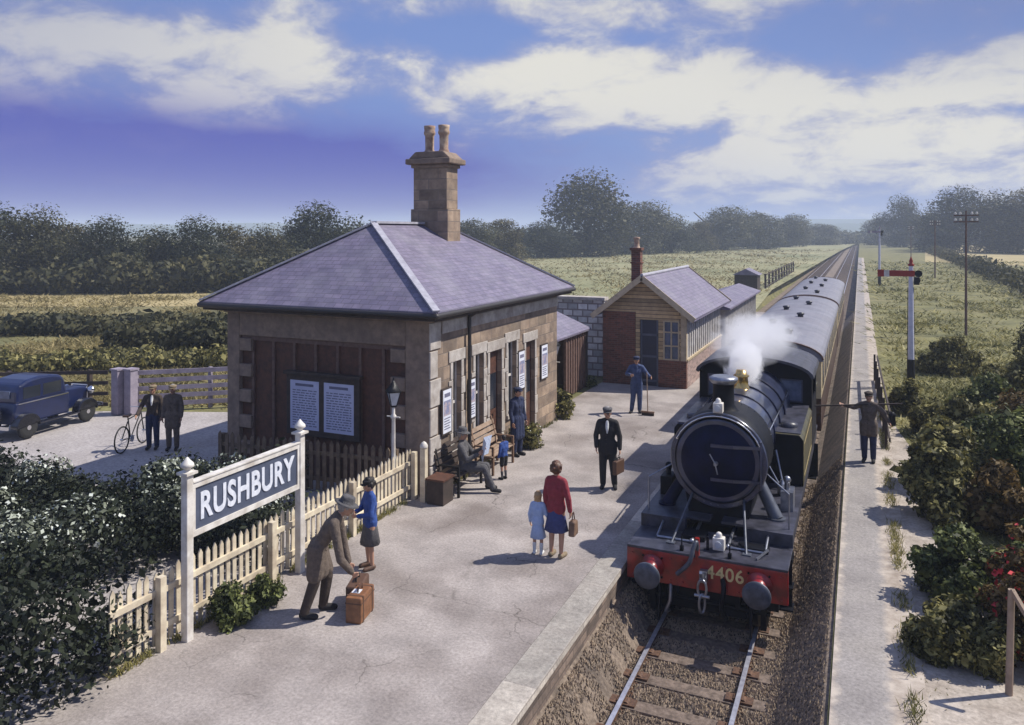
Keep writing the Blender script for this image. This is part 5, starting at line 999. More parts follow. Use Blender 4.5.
# ================================================================ PEOPLE
def person(label, loc, face, H=1.75, top='coat', topm='brown_cloth', legm='grey_cloth', hair='hair_dark', hat=None, hatm='grey_cloth', lean=0, twist=0, arms=None, legs=None, headtilt=0, skirt=None, coatlen=0, shoem='black_cloth', shirt=None, sit=False, female=False, socks=None, hairlong=False, group=None, barelegs=False):
    """face: facing direction in degrees, 0 = +Y, clockwise. returns (root, joints)"""
    k = H/1.75; t = thing('person', label, 'person', (loc[0], loc[1], loc[2] if len(loc) > 2 else 0), -R(face), group)
    w_ = .9 if female else 1.0; V = Vector
    J = dict(hip=V((0, 0, .93)), hl=V((-.085, 0, .9)), hr=V((.085, 0, .9)), kl=V((-.1, .02, .5)), kr=V((.1, .02, .5)), al=V((-.1, -.01, .085)), ar=V((.1, -.01, .085)), tl=V((-.115, .15, .035)), tr=V((.115, .15, .035)),
             ch=V((0, 0, 1.27)), nk=V((0, 0, 1.47)), hd=V((0, .025, 1.63)), sl=V((-.175*w_, 0, 1.41)), sr=V((.175*w_, 0, 1.41)), el=V((-.235, -.01, 1.13)), er=V((.235, -.01, 1.13)), wl=V((-.24, .07, .88)), wr=V((.24, .07, .88)))
    if legs:
        for a, p in legs.items(): J[a] = V(p)
    rx = Matrix.Rotation(-R(lean), 3, 'X')
    pv = J['hip'].copy()
    for a in ('ch', 'nk', 'hd', 'sl', 'sr', 'el', 'er', 'wl', 'wr'):
        if not (a[0] in 'ew' and arms and a in arms): J[a] = pv+rx@(J[a]-V((0, 0, .93)))
    if arms:
        for a, p in arms.items(): J[a] = V(p)
    for a in J: J[a] = J[a]*k
    ht = Matrix.Rotation(-R(lean*.5+headtilt), 3, 'X'); HC = J['hd']
    def caps(segs, infl=0):
        b = MB()
        for p, r0, q, r1 in segs: b.capsule(p, r0*k+infl, q, r1*k+infl, 12)
        return b
    ax = V((.07*w_, 0, 0))*k; tw = (J['sr']-J['sl']).normalized()
    waist = J['hip'].lerp(J['ch'], .45)
    torso = [(J['hip']-tw*.07*k, .105, waist-tw*.055*k, .09), (J['hip']+tw*.07*k, .105, waist+tw*.055*k, .09), (waist-tw*.055*k, .09, J['ch']-tw*.075*k, .105), (waist+tw*.055*k, .09, J['ch']+tw*.075*k, .105), (J['ch']-tw*.075*k, .105, J['sl']*.8+J['nk']*.2, .06), (J['ch']+tw*.075*k, .105, J['sr']*.8+J['nk']*.2, .06), (J['sl'], .055, J['nk'], .055), (J['sr'], .055, J['nk'], .055), (J['ch']-V((0, 0, .02))*k, .1, J['nk']-(J['nk']-J['ch'])*.25, .075), (waist, .095, J['ch'], .105)]
    armseg = [(J['sl'], .055, J['el'], .042), (J['el'], .042, J['wl'], .027), (J['sr'], .055, J['er'], .042), (J['er'], .042, J['wr'], .027)]
    legseg = [(J['hl'], .088, J['kl'], .06), (J['kl'], .058, J['al'], .036), (J['hr'], .088, J['kr'], .06), (J['kr'], .058, J['ar'], .036)]
    footseg = [(J['al']-V((0, .02, .03))*k, .04, J['tl'], .033), (J['ar']-V((0, .02, .03))*k, .04, J['tr'], .033)]
    body = torso+armseg+legseg+footseg+[(J['nk'], .052, HC-ht@V((0, .01, .07))*k, .05)]
    bm_ = caps(body)
    def hp(v): return HC+ht@(V(v)*k)
    hb = MB(); hb.ball((0, 0, 0), (.076, .095, .115), 16, 12); bm_.add([HC+ht@(V(p)*k) for p in hb.v], hb.f)
    bm_.capsule(hp((0, .045, -.06)), .045*k, hp((0, .06, -.085)), .03*k); bm_.capsule(hp((0, .09, .015)), .012*k, hp((0, .112, -.025)), .017*k)
    bm_.capsule(hp((-.045, .07, .03)), .018*k, hp((.045, .07, .03)), .018*k); bm_.capsule(hp((-.02, .09, -.055)), .009*k, hp((.02, .09, -.055)), .009*k)
    for s_ in (-1, 1): bm_.capsule(hp((s_*.078, -.005, .02)), .014*k, hp((s_*.08, 0, -.025)), .011*k)
    for wr_, el_, s_ in ((J['wl'], J['el'], -1), (J['wr'], J['er'], 1)):      # hands
        d = (wr_-el_).normalized(); side = tw.copy(); up = d.cross(side)
        if up.length < .2: side = V((0, 1, 0)); up = d.cross(side)
        up.normalize(); side = up.cross(d).normalized(); fw = up*(-1 if up.y < 0 else 1) if abs(up.y) > .1 else up
        pal = wr_+d*.075*k
        for o in (-.022, 0, .022): bm_.capsule(wr_+d*.01*k, .02*k, pal+fw*o*k, .017*k)
        for i, (o, ln) in enumerate(((-.031, .058), (-.011, .075), (.011, .082), (.031, .07))):
            a_ = pal+fw*o*k+d*.008*k; m_ = a_+(d*.8-side*s_*.35)*ln*.5*k; e_ = m_+(d*.6-side*s_*.75)*ln*.5*k
            bm_.capsule(a_, .0105*k, m_, .0095*k, 8); bm_.capsule(m_, .0095*k, e_, .0085*k, 8)
        th = wr_+d*.03*k+fw*.025*k; m_ = th+(d*.5+fw*.8)*.04*k; bm_.capsule(th, .014*k, m_, .012*k, 8); bm_.capsule(m_, .0115*k, m_+(d*.9-side*s_*.2)*.03*k, .0095*k, 8)
    remesh(bm_, 'body', M['skin'], t, .0085, 3, .4)
    b = MB(); 
    for s_ in (-1, 1): b.ball(hp((s_*.032, .083, .018)), .0095*k, 8, 6)
    b.build('eyes', M['black_cloth'], t, uv=False)
    b = MB()
    for s_ in (-1, 1): b.capsule(hp((s_*.018, .094, .036)), .006*k, hp((s_*.048, .082, .036)), .004*k, 6)
    b.build('eyebrows', M[hair], t, uv=False)
    b = MB(); b.capsule(hp((-.02, .098, -.056)), .006*k, hp((.02, .098, -.056)), .006*k, 6); b.build('mouth', mat('lips', (.26, .10, .08), None, .6, 9), t, uv=False)
    if not female and top == 'coat':
        b = MB()
        for i in range(4): q_ = J['hip'].lerp(J['ch'], .15+.27*i)+rx@V((.02, .118, 0))*k; b.ball(q_, .012*k, 6, 4)
        b.build('buttons', M['wood_dark'], t, uv=False)
    # hair
    b = MB(); hb = MB(); hb.ball((0, -.022, .022), (.094, .106, .118) if not female else (.108, .116, .124), 16, 12)
    pts = [p for p in hb.v]; pts = [(x, min(y, .05 if z < .05 else .09), max(z, (-.02 if y > -.02 else -.09) if not hairlong else -.15 if y < .0 else .0)) for x, y, z in pts]
    b.add([HC+ht@(V(p)*k) for p in pts], hb.f)
    if hairlong:
        for s_ in (-1, -.5, 0, .5, 1): b.capsule(hp((s_*.07, -.05+abs(s_)*.02, .0)), .035*k, hp((s_*.075, -.06+abs(s_)*.02, -.13)), .03*k)
    if female:
        rh = random.Random(int(H*100))
        for _ in range(34):
            a_ = rh.uniform(0, 6.28); e_ = rh.uniform(-.5, 1.3); q_ = (.1*math.cos(a_)*math.cos(e_), -.025+.108*math.sin(a_)*math.cos(e_), .025+.115*math.sin(e_))
            if q_[1] < .04 or q_[2] > .09: b.ball(hp(q_), rh.uniform(.018, .034)*k, 8, 6)
    remesh(b, 'hair', M[hair], t, .011*max(k, .7), 2)
    # clothes
    ts = [(p, r0+.014, q, r1+.014) for p, r0, q, r1 in torso]
    if top:
        fa = [(J['sl'], .072, J['el'], .06), (J['el'], .06, J['wl'].lerp(J['el'], .08), .046), (J['sr'], .072, J['er'], .06), (J['er'], .06, J['wr'].lerp(J['er'], .08), .046)]
        b = caps([(p, r0+.012, q, r1+.012) for p, r0, q, r1 in torso]+fa)
        if skirt:
            b.capsule(J['hip']+V((-.045, 0, -.03))*k, .135*k, J['hip']+V((-.04, 0, .1))*k, .12*k); b.capsule(J['hip']+V((.045, 0, -.03))*k, .135*k, J['hip']+V((.04, 0, .1))*k, .12*k)
        if coatlen:
            for s_, hj, kj in ((-1, 'hl', 'kl'), (1, 'hr', 'kr')):
                a_ = J[hj]; e_ = a_.lerp(J[kj], coatlen); b.capsule(a_+V((0, 0, .06))*k, .125*k, e_, .12*k)
            a_ = J['hip']; e_ = a_.lerp((J['kl']+J['kr'])/2, coatlen); b.capsule(a_, .13*k, e_, .125*k)
        remesh(b, top, M[topm], t, .013, 4)
    if shirt:
        b = caps([(J['nk']+rx@V((0, .035, -.03))*k, .05, J['ch']+rx@V((0, .1, .03))*k, .035), (J['ch']+rx@V((0, .1, .03))*k, .035, J['ch']+rx@V((0, .112, -.06))*k, .018)]); remesh(b, 'shirt', M[shirt], t, .012, 3)
    if skirt:
        z0 = J['hip'].z+.1*k; z1 = skirt*k; b = MB(); b.lathe([(.09*k, z0-.03*k), (.14*k, z0-.12*k), (.16*k, z0-.2*k), (.225*k, z1+.01), (.2*k, z1)], (J['hip'].x, J['hip'].y, 0), n=28, sc=(1, .85))
        for i, p in enumerate(b.v):
            a = math.atan2(p[1]-J['hip'].y, p[0]-J['hip'].x); f_ = 1+.05*math.sin(9*a)*max(0, (z0-p[2])/(z0-z1)); b.v[i] = (J['hip'].x+(p[0]-J['hip'].x)*f_, J['hip'].y+(p[1]-J['hip'].y)*f_, p[2])
        b.build('skirt', M[legm], t, uv=False)
    elif not barelegs:
        b = caps([(J['hip']-tw*.06*k, .118, J['hl'], .11), (J['hip']+tw*.06*k, .118, J['hr'], .11), (J['hl'], .11, J['kl'], .083), (J['kl'], .083, J['al']+(J['kl']-J['al'])*.03, .066), (J['hr'], .11, J['kr'], .083), (J['kr'], .083, J['ar']+(J['kr']-J['ar'])*.03, .066)])
        remesh(b, 'trousers', M[legm], t, .013, 4)
    else:
        b = caps([(J['hip']-tw*.06*k, .118, J['hl'], .11), (J['hip']+tw*.06*k, .118, J['hr'], .11), (J['hl'], .11, J['hl'].lerp(J['kl'], .8), .09), (J['hr'], .11, J['hr'].lerp(J['kr'], .8), .09)]); remesh(b, 'shorts', M[legm], t, .013, 3)
    if socks:
        b = caps([(J['al'], .045, J['al'].lerp(J['kl'], .55), .06), (J['ar'], .045, J['ar'].lerp(J['kr'], .55), .06)]); remesh(b, 'socks', M[socks], t, .011, 2)
    b = caps([(p, r0+.012, q, r1+.01) for p, r0, q, r1 in footseg]); sh = remesh(b, 'shoes', M[shoem], t, .011, 2)
    if hat:
        hb = MB()
        if hat == 'trilby': hb.lathe([(.16, .045), (.165, .05), (.12, .06), (.1, .065), (.095, .12), (.085, .155), (.05, .165), (0, .15)], (0, -.01, 0), n=24, sc=(.92, 1.1))
        elif hat == 'cap': hb.lathe([(.095, .035), (.1, .05), (.112, .08), (.108, .1), (.06, .122), (0, .127)], (0, -.01, 0), n=24, sc=(.95, 1.1)); hb.lathe([(.075, .03), (.085, .04), (.05, .048)], (0, .085, 0), n=16, sc=(1, .8))
        elif hat == 'bowler': hb.lathe([(.14, .05), (.145, .06), (.1, .06), (.098, .1), (.08, .15), (.04, .175), (0, .18)], (0, -.01, 0), n=24, sc=(.92, 1.1))
        vs = [HC+ht@(V(p)*k) for p in hb.v]; b = MB(True); b.add(vs, hb.f, True); b.build('hat', M[hatm], t, uv=False)
    return t, J
# bending old man
def hsz(z): return z
om, J = person('old man in a dark coat and grey hat bending over the brown suitcase', (-7.38, 9.42), 62, 1.86, topm='tweed', legm='brown_cloth', hair='hair_grey', hat='trilby', hatm='grey_cloth', lean=33, headtilt=4, coatlen=.75,
    arms=dict(er=(.24, .36, .86), wr=(.10, .50, .62), el=(-.22, .34, .90), wl=(-.16, .42, .66)), legs=dict(kl=(-.13, .12, .5), al=(-.14, .06, .085), tl=(-.16, .22, .035), kr=(.1, -.02, .5), ar=(.11, -.16, .085), tr=(.12, 0, .035)))
person('woman in a bright blue jumper facing the old man by the fence', (*P(370, 568), 0), 215, 1.52, top='jumper', topm='blue_cloth', legm='grey_cloth', hair='hair_dark', hairlong=False, skirt=.48, female=True, headtilt=12, hat='cap', hatm='black_cloth', shoem='strap',
    arms=dict(er=(.25, .08, 1.12), wr=(.08, .26, 1.12), el=(-.25, .08, 1.12), wl=(-.06, .28, 1.08)))
person('woman in a red cardigan and blue skirt standing with her back turned', (-4.86, 12.8), 5, 1.66, top='cardigan', topm='red_cloth', legm='skirt_blue', hair='hair_brown', hairlong=False, skirt=.5, female=True, shoem='tan_cloth', arms=dict(er=(.25, -.02, 1.13), wr=(.27, .02, .88), el=(-.22, .0, 1.12), wl=(-.22, .03, .87)))
person('small fair haired girl in a pale blue dress beside the woman in red', (-5.2, 12.78), -8, 1.1, top='bodice', topm='pale_blue', legm='pale_blue', hair='hair_fair', hairlong=True, skirt=.48, female=True, socks='white_cloth', shoem='white_cloth', arms=dict(er=(.25, 0, 1.15), wr=(.33, .06, .98)))
person('man in a dark suit and waistcoat facing us in the middle of the platform', (-5.14, 16.75), 168, 1.8, topm='black_cloth', legm='black_cloth', hair='hair_grey', hat='cap', hatm='grey_cloth', coatlen=.25, shirt='white_cloth', headtilt=5, arms=dict(er=(.25, .0, 1.13), wr=(.23, .14, .9), el=(-.26, .0, 1.12), wl=(-.27, .08, .86)), legs=dict(al=(-.15, -.02, .085), tl=(-.18, .13, .035), kl=(-.12, .02, .5)))
person('workman in blue overalls and cap leaning on a broom near the hut door', (-6.45, 24.1), 160, 1.78, top='jacket', topm='overall', legm='overall', hair='hair_dark', hat='cap', hatm='navy_cloth', arms=dict(er=(.3, .02, 1.2), wr=(.2, .3, 1.22), el=(-.33, .08, 1.2), wl=(-.4, .28, 1.16)), legs=dict(ar=(.15, .02, .085), tr=(.2, .16, .035)))
person('officer in a long navy coat and peaked cap outside the station door', (-8.0, 18.25), 110, 1.74, topm='navy_cloth', legm='navy_cloth', hair='hair_dark', hat='cap', hatm='navy_cloth', coatlen=1.0)
person('small boy in a blue shirt standing in front of the bench', (-7.5, 16.35), -70, 1.02, top='shirt', topm='blue_cloth', legm='black_cloth', hair='hair_dark', socks='grey_cloth', barelegs=True, arms=dict(er=(.24, .05, 1.12), wr=(.2, .25, 1.05)))
st, J = person('seated man in dark clothes and hat reading an open newspaper', (-8.0, 15.35, 0), 75, 1.78, topm='grey_cloth', legm='grey_cloth', hair='hair_grey', hat='trilby', hatm='grey_cloth', headtilt=12, lean=-6,
    legs=dict(hip=(0, 0, .5), hl=(-.09, .03, .5), hr=(.09, .03, .5), kl=(-.12, .46, .5), kr=(.12, .46, .52), al=(-.12, .5, .085), ar=(.14, .66, .1), tl=(-.14, .66, .035), tr=(.17, .81, .06)),
    arms=dict(el=(-.28, .12, .72), er=(.28, .12, .72), wl=(-.2, .34, .84), wr=(.2, .34, .84)))
rm, J = person('man in a brown coat carrying a long pole across his shoulders on the path', (.2, 21.3), 185, 1.74, topm='tweed', legm='navy_cloth', hair='hair_dark', coatlen=.45, hat='cap', hatm='brown_cloth', arms=dict(er=(.34, .02, 1.32), wr=(.55, .06, 1.36), el=(-.34, .02, 1.26), wl=(-.46, .05, 1.05)))
cyc, J = person('man in a brown jacket and white shirt wheeling the bicycle in the yard', (-17.0, 14.9), 150, 1.68, topm='brown_cloth', legm='navy_cloth', hair='hair_brown', hat='cap', hatm='tan_cloth', shirt='white_cloth', arms=dict(er=(.3, .05, 1.14), wr=(.32, .3, .98)))
person('man in a brown coat walking to the right of the bicycle', (-16.45, 15.05), 150, 1.7, topm='tweed', legm='tweed', hair='hair_grey', hat='cap', hatm='tan_cloth', coatlen=.6)

# ---------------------------------------------------------------- carried and small things
def place(name, label, cat, loc, rz=0): return thing(name, label, cat, loc, rz)
t = place('suitcase', 'brown leather suitcase standing at the feet of the bending old man', 'suitcase', (-6.78, 9.66, 0), R(12)); t.scale = (.95, .85, .86)
b = MB(); b.box((-.13, -.3, .0), (.13, .3, .44)); b.build('case', M['leather'], t, bevel=.025)
b = MB()
for y in (-.2, .2): b.box((-.135, y-.02, .002), (.135, y+.02, .443))
b.build('strap', M['strap'], t); b = MB(); b.box((-.132, -.302, .33), (.132, .302, .35)); b.build('rim', M['strap'], t)
b = MB(); b.bar((0, -.1, .44), (0, -.08, .52), .02, .02); b.bar((0, .1, .44), (0, .08, .52), .02, .02); b.bar((0, -.09, .52), (0, .09, .52), .03, .03); b.build('handle', M['strap'], t)
b = MB(); b.box((-.1, -.12, .442), (.03, .03, .446)); b.build('paper_tag', M['paper'], t)
t = place('suitcase', 'small dark bag half hidden behind the brown leather suitcase', 'suitcase', (-7.05, 9.98, 0), R(20)); b = MB(); b.box((-.12, -.26, 0), (.12, .26, .36)); b.build('case', M['strap'], t, bevel=.03); b = MB(); b.bar((0, -.09, .42), (0, .09, .42), .025, .025); b.bar((0, -.09, .35), (0, -.09, .42), .02, .02); b.bar((0, .09, .35), (0, .09, .42), .02, .02); b.build('handle', M['black_cloth'], t)
t = place('handbag', 'brown bag hanging from the right hand of the woman in red', 'bag', (-4.56, 12.84, .42), 0); b = MB(); b.prism([(-.12, 0), (.12, 0), (.09, .26), (-.09, .26)], 'x', -.06, .06); b.build('bag', M['wood'], t, bevel=.03); b = MB(); b.bar((0, -.07, .25), (0, -.02, .4), .015, .015); b.bar((0, .07, .25), (0, .02, .4), .015, .015); b.build('handle', M['strap'], t)
t = place('briefcase', 'dark briefcase held by the man in the dark suit', 'bag', (-4.86, 16.65, .38), R(-12)); b = MB(); b.box((-.05, -.19, 0), (.05, .19, .3)); b.build('case', M['strap'], t, bevel=.02); b = MB(); b.bar((0, -.06, .3), (0, -.06, .35), .015, .015); b.bar((0, .06, .3), (0, .06, .35), .015, .015); b.bar((0, -.07, .35), (0, .07, .35), .02, .02); b.build('handle', M['black_cloth'], t)
# broom
t = place('broom', 'long handled broom the workman in overalls leans on', 'broom', (-6.02, 23.85, 0)); b = MB(); b.cyl((0, 0, .1), (-.04, .03, 1.32), .017, n=8); b.build('handle', M['wood_pale'], t); b = MB(); b.box((-.2, -.04, .08), (.2, .04, .13)); h_ = b.build('head', M['wood'], t); b = MB()
for i in range(12): b.box((-.19+i*.033, -.035, 0), (-.17+i*.033, .035, .08))
b.build('bristles', M['wood_dark'], t)
# newspaper
t = thing('newspaper', 'open pale blue newspaper in the hands of the seated man', 'newspaper', (-7.63, 15.47, .72), -R(75)); b = MB()
b.add([(-.32, .08, 0), (0, -.02, .02), (0, .04, .44), (-.34, .16, .42), (-.32, .085, 0), (0, -.015, .02), (0, .045, .44), (-.34, .165, .42)], [(0, 1, 2, 3), (7, 6, 5, 4), (0, 3, 7, 4), (3, 2, 6, 7), (0, 4, 5, 1)]); b.add([(.32, .08, 0), (0, -.02, .02), (0, .04, .44), (.34, .16, .42), (.32, .085, 0), (0, -.015, .02), (0, .045, .44), (.34, .165, .42)], [(3, 2, 1, 0), (4, 5, 6, 7), (4, 7, 3, 0), (7, 6, 2, 3), (1, 5, 4, 0)])
b.build('pages', mat('newsprint', (.55, .62, .78), (.4, .47, .62), .8, 25, contrast=(.45, .55)), t)
# pole over shoulder
t = thing('long_pole', 'long thin pole carried across the shoulders of the man on the path', 'pole', (.2, 21.2, 1.4)); b = MB(); b.cyl((-1.35, -.1, -.1), (.75, .12, .1), .022, .018, n=8); b.build('shaft', M['wood_dark'], t)
t = thing('lantern', 'small dark hand lamp hanging from the pole end by the path', 'lamp', (.72, 21.3, .95)); b = MB(); b.lathe([(.08, 0), (.09, .04), (.07, .22), (.1, .26), (.03, .33)], (0, 0, 0), n=12); b.build('case', M['iron'], t); b = MB(); b.cyl((0, 0, .32), (0, 0, .53), .008, n=6); b.build('handle', M['iron'], t)
# benches
def bench(loc, rz, label, m1, m2, Ln=1.7):
    t = thing('platform_bench', label, 'bench', loc, rz)
    for i in range(4): b = MB(); b.box((-Ln/2, .02+i*.115, .43), (Ln/2, .11+i*.115, .455)); b.build('seat_slat', m1, t)
    for i in range(4): b = MB(); z = .52+i*.135; b.bar((-Ln/2, -.03-i*.035, z+.04), (Ln/2, -.03-i*.035, z+.04), .025, .1, up=(0, -.25, 1)); b.build('back_slat', m1, t)
    for s_ in (-Ln/2+.08, Ln/2-.08):
        b = MB(); b.bar((s_, .44, 0), (s_, .44, .65), .05, .05); b.bar((s_, .02, 0), (s_, -.02, .45), .05, .05); b.bar((s_, -.02, .45), (s_, -.17, 1.1), .05, .05); b.bar((s_, -.03, .65), (s_, .46, .65), .05, .04); b.bar((s_, 0, .41), (s_, .44, .41), .05, .05); b.build('leg', m2, t)
bench((-8.3, 15.35, 0), R(-90), 'dark bench under the seated man with the newspaper', M['wood_dark'], M['iron'], 1.25)
bench((-8.28, 17.05, 0), R(-90), 'empty brown slatted bench between the seated man and the officer', M['wood_pale'], M['wood'], 1.3)
t = thing('wooden_box', 'dark wooden box beside the bench near the building corner', 'box', (-8.1, 14.45, 0)); b = MB(); b.box((-.2, -.25, 0), (.2, .2, .5)); b.build('box', M['wood_dark'], t, bevel=.015); b = MB(); b.box((-.22, -.27, .5), (.22, .22, .54)); b.build('lid', M['brown_board'], t)
# bicycle
bi = thing('bicycle', 'dark bicycle held by the man in the brown jacket', 'bicycle', (-17.55, 14.75, 0), R(20))
for y in (-.52, .52):
    b = MB(); n = 28
    for i in range(n):
        a0, a1 = 2*math.pi*i/n, 2*math.pi*(i+1)/n; b.cyl((0, y+.33*math.cos(a0), .34+.33*math.sin(a0)), (0, y+.33*math.cos(a1), .34+.33*math.sin(a1)), .02, n=6)
    wh = b.build('wheel', M['rubber'], bi, uv=False); b = MB()
    for i in range(14): a = 2*math.pi*i/14; b.cyl((0, y, .34), (0, y+.32*math.cos(a), .34+.32*math.sin(a)), .003, n=4)
    b.cyl((-.04, y, .34), (.04, y, .34), .025, n=8); b.build('spokes', M['chrome'], wh, uv=False)
b = MB(); fr = [((0, -.12, .28), (0, .36, .85)), ((0, -.12, .28), (0, -.25, .88)), ((0, -.25, .8), (0, .36, .85)), ((0, -.12, .28), (0, -.52, .34)), ((0, -.25, .75), (0, -.52, .34)), ((0, .52, .34), (0, .36, .95))]
for p, q in fr: b.cyl(p, q, .016, n=8)
b.build('frame', M['iron'], bi, uv=False); b = MB(); b.cyl((-.25, .28, 1.02), (.25, .28, 1.02), .013, n=6); b.cyl((0, .36, .92), (0, .3, 1.02), .014, n=6); b.build('handlebar', M['chrome'], bi, uv=False); b = MB(); b.prism([(-.08, -.36), (.08, -.36), (.02, -.1), (-.02, -.1)], 'z', .88, .93); b.build('saddle', M['strap'], bi, uv=False)
b = MB(); b.cyl((-.12, -.12, .2), (.12, -.12, .36), .01, n=6); b.cyl((.03, -.12, .28), (.05, -.12, .28), .09, n=14); b.build('pedals', M['chrome'], bi, uv=False)

# ================================================================ CARS
def car(loc, rz, label, paint, sc=1.0):
    t = thing('parked_car', label, 'car', loc, rz); t.scale = (sc, sc, sc)      # +Y is forward
    W = .66
    def shell(prof, w_, name, m, par=t, bev=.05): b = MB(); b.prism(prof, 'x', -w_, w_); return b.build(name, m, par, bevel=bev)
    # lower body + bonnet + cabin as one profile
    low = [(-1.35, .42), (.55, .42), (.55, 1.08), (-1.36, 1.08), (-1.45, .8)]
    bd = shell(low, .59, 'body', paint)
    shell([(.54, .45), (1.5, .45), (1.5, 1.0), (1.42, 1.06), (.54, 1.12)], .36, 'bonnet', paint, t, .09)
    cab = [(-1.36, 1.03), (.5, 1.03), (.36, 1.55), (.24, 1.66), (-.1, 1.73), (-.5, 1.755), (-.95, 1.71), (-1.22, 1.6), (-1.34, 1.4)]
    cb = shell(cab, .575, 'cabin', paint, t, .1)
    b = MB()
    for s_ in (-1, 1):
        pass
    for i, p in enumerate(((-1.12, -.52), (-.42, .24))):
        for s_ in (-1, 1): q = MB(); q.box((s_*.572, p[0], 1.16), (s_*.58, p[1], 1.5)); q.build('side_window', M['dark_glass'], cb)
    q = MB(); q.box((-.34, -1.375, 1.2), (.34, -1.3, 1.42)); q.build('rear_window', M['blue_glass'], cb)
    q = MB(); q.add([(-.46, .495, 1.14), (.46, .495, 1.14), (.46, .385, 1.54), (-.46, .385, 1.54)], [(0, 1, 2, 3)]); q.build('windscreen', M['dark_glass'], cb)
    q = MB(); 
    for s_ in (-1, 1): q.box((s_*.596, -1.3, 1.03), (s_*.606, .5, 1.06))
    q.build('trim', M['chrome'], bd)
    for s_ in (-1, 1):
        for yc in (-1.08, 1.12):
            b = MB(); n = 12; R0 = .42; pts = []
            for i in range(n+1):
                a = math.pi*(.05+.95*i/n) if yc > 0 else math.pi*(i/n); pts.append((yc+R0*math.cos(a), .34+R0*math.sin(a)))
            inner = [(yc+(R0-.05)*math.cos(math.pi*i/n), .34+(R0-.05)*math.sin(math.pi*i/n)) for i in range(n, -1, -1)]
            b.prism(pts+inner, 'x', s_*.5, s_*.78); b.build('mudguard', M['car_black'], t, bevel=.03)
            b = MB(); b.lathe([(.2, 0), (.3, 0), (.325, .03), (.325, .1), (.3, .13), (.2, .13)], (s_*.76, yc, .325), (-s_, 0, 0), 24); wh = b.build('wheel', M['rubber'], t)
            b = MB(); b.cyl((s_*.77, yc, .325), (s_*.66, yc, .325), .07, n=12)
            for i in range(12): a = 6.283*i/12; b.cyl((s_*.745, yc, .325), (s_*.72, yc+.2*math.cos(a), .325+.2*math.sin(a)), .011, n=5)
            b.build('hub', M['chrome'], wh)
        b = MB(); b.box((s_*.58, -.7, .36), (s_*.8, .75, .4)); b.build('running_board', M['car_black'], t)
        b = MB(); b.lathe([(0, 0), (.08, .03), (.125, .12), (.125, .15), (.1, .155)], (s_*.5, 1.36, .94), (0, 1, 0), 16); b.build('headlight', M['chrome'], t)
    b = MB(); b.box((-.33, 1.5, .52), (.33, 1.55, 1.1)); b.build('radiator', M['chrome'], t, bevel=.02)
    b = MB(); b.box((-.75, -1.8, .4), (.75, -1.75, .5)); b.bar((-.4, -1.75, .45), (-.4, -1.45, .45), .05, .05); b.bar((.4, -1.75, .45), (.4, -1.45, .45), .05, .05); b.build('rear_bumper', M['chrome'], t)
    b = MB(); b.box((-.75, 1.7, .4), (.75, 1.75, .5)); b.bar((-.4, 1.7, .45), (-.4, 1.4, .45), .05, .05); b.bar((.4, 1.7, .45), (.4, 1.4, .45), .05, .05); b.build('front_bumper', M['chrome'], t)
    b = MB(); b.lathe([(.16, 0), (.3, .01), (.31, .12), (.16, .13)], (0, -1.56, .72), (0, -1, 0), 24); b.build('spare_wheel', M['car_black'], t)
    b = MB(); b.box((-.6, -1.68, .66), (-.5, -1.62, .72)); b.build('tail_lamp', M['sig_red'], t)
    return t
cx_, cy_ = P(40, 428)
car((cx_, cy_, 0), YAW-R(16), 'blue vintage saloon car with black mudguards parked by the dark fence', M['car_blue'], .93)

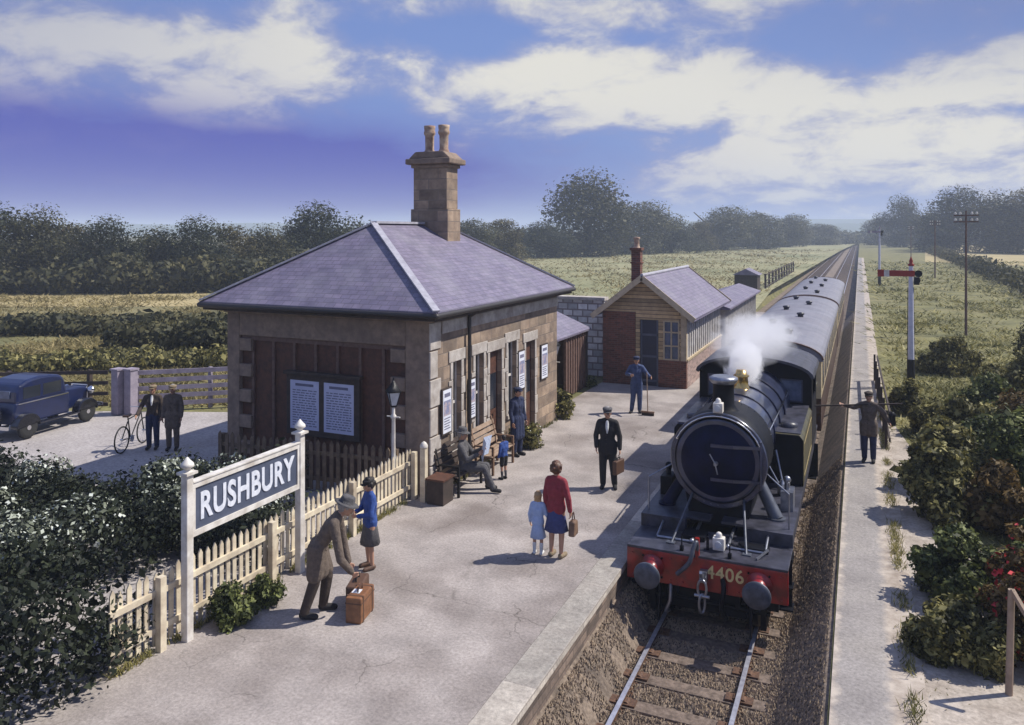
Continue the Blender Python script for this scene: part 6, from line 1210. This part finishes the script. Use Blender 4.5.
# ================================================================ STEAM
def vol(name, label, c, r, dens, scale, seed, rot=(0, 0, 0), emis=0):
    m = bpy.data.materials.new(name); m.use_nodes = True; t = m.node_tree; n = t.nodes; l = t.links; n.remove(n["Principled BSDF"])
    pv = n.new("ShaderNodeVolumePrincipled"); pv.inputs["Color"].default_value = (.98, .98, 1, 1); pv.inputs["Anisotropy"].default_value = .2
    tc = n.new("ShaderNodeTexCoord"); ns = n.new("ShaderNodeTexNoise"); ns.inputs["Scale"].default_value = scale; ns.inputs["Detail"].default_value = 6; ns.inputs["Distortion"].default_value = 1.4
    mp = n.new("ShaderNodeMapping"); mp.inputs["Location"].default_value = (seed, seed*.7, 0); l.new(tc.outputs["Object"], mp.inputs[0]); l.new(mp.outputs[0], ns.inputs[0])
    ln = n.new("ShaderNodeVectorMath"); ln.operation = 'LENGTH'; l.new(tc.outputs["Object"], ln.inputs[0])
    fo = n.new("ShaderNodeMapRange"); fo.inputs[1].default_value = .25; fo.inputs[2].default_value = 1; fo.inputs[3].default_value = 1; fo.inputs[4].default_value = 0; l.new(ln.outputs["Value"], fo.inputs[0])
    ad = n.new("ShaderNodeMath"); ad.operation = 'ADD'; l.new(ns.outputs["Fac"], ad.inputs[0]); l.new(fo.outputs[0], ad.inputs[1])
    mr = n.new("ShaderNodeMapRange"); mr.inputs[1].default_value = .92; mr.inputs[2].default_value = 1.5; mr.inputs[4].default_value = dens; l.new(ad.outputs[0], mr.inputs[0])
    l.new(mr.outputs[0], pv.inputs["Density"]); l.new(pv.outputs[0], n["Material Output"].inputs["Volume"])
    b = MB(True); b.ball((0, 0, 0), 1.0, 24, 16); o = b.build(name, m, uv=False); o.location = c; o.scale = r; o.rotation_euler = rot; tag(o, label, 'steam', kind='stuff'); return o
vol('steam', 'white steam blowing from the safety valve over the engine cab', (TX-.05, 18.2, 2.7), (.6, 1.5, .9), 9.0, 2.8, 3)
vol('steam', 'thin drifting steam trailing back over the first coach roof', (TX-.1, 20.6, 3.0), (1.5, 4.0, 1.0), 1.2, 2.4, 8)
if HAZE:
    b = MB(); b.box((-2400, -50, -2.2), (2400, 2400, 40)); m = bpy.data.materials.new('haze'); m.use_nodes = True; n = m.node_tree.nodes; n.remove(n["Principled BSDF"])
    pv = n.new("ShaderNodeVolumePrincipled"); pv.inputs["Color"].default_value = (.72, .82, 1, 1); pv.inputs["Density"].default_value = HAZE; pv.inputs["Anisotropy"].default_value = 0; m.node_tree.links.new(pv.outputs[0], n["Material Output"].inputs["Volume"])
    tag(b.build('haze', m, uv=False), 'pale blue haze in the distant air', 'haze', kind='stuff')
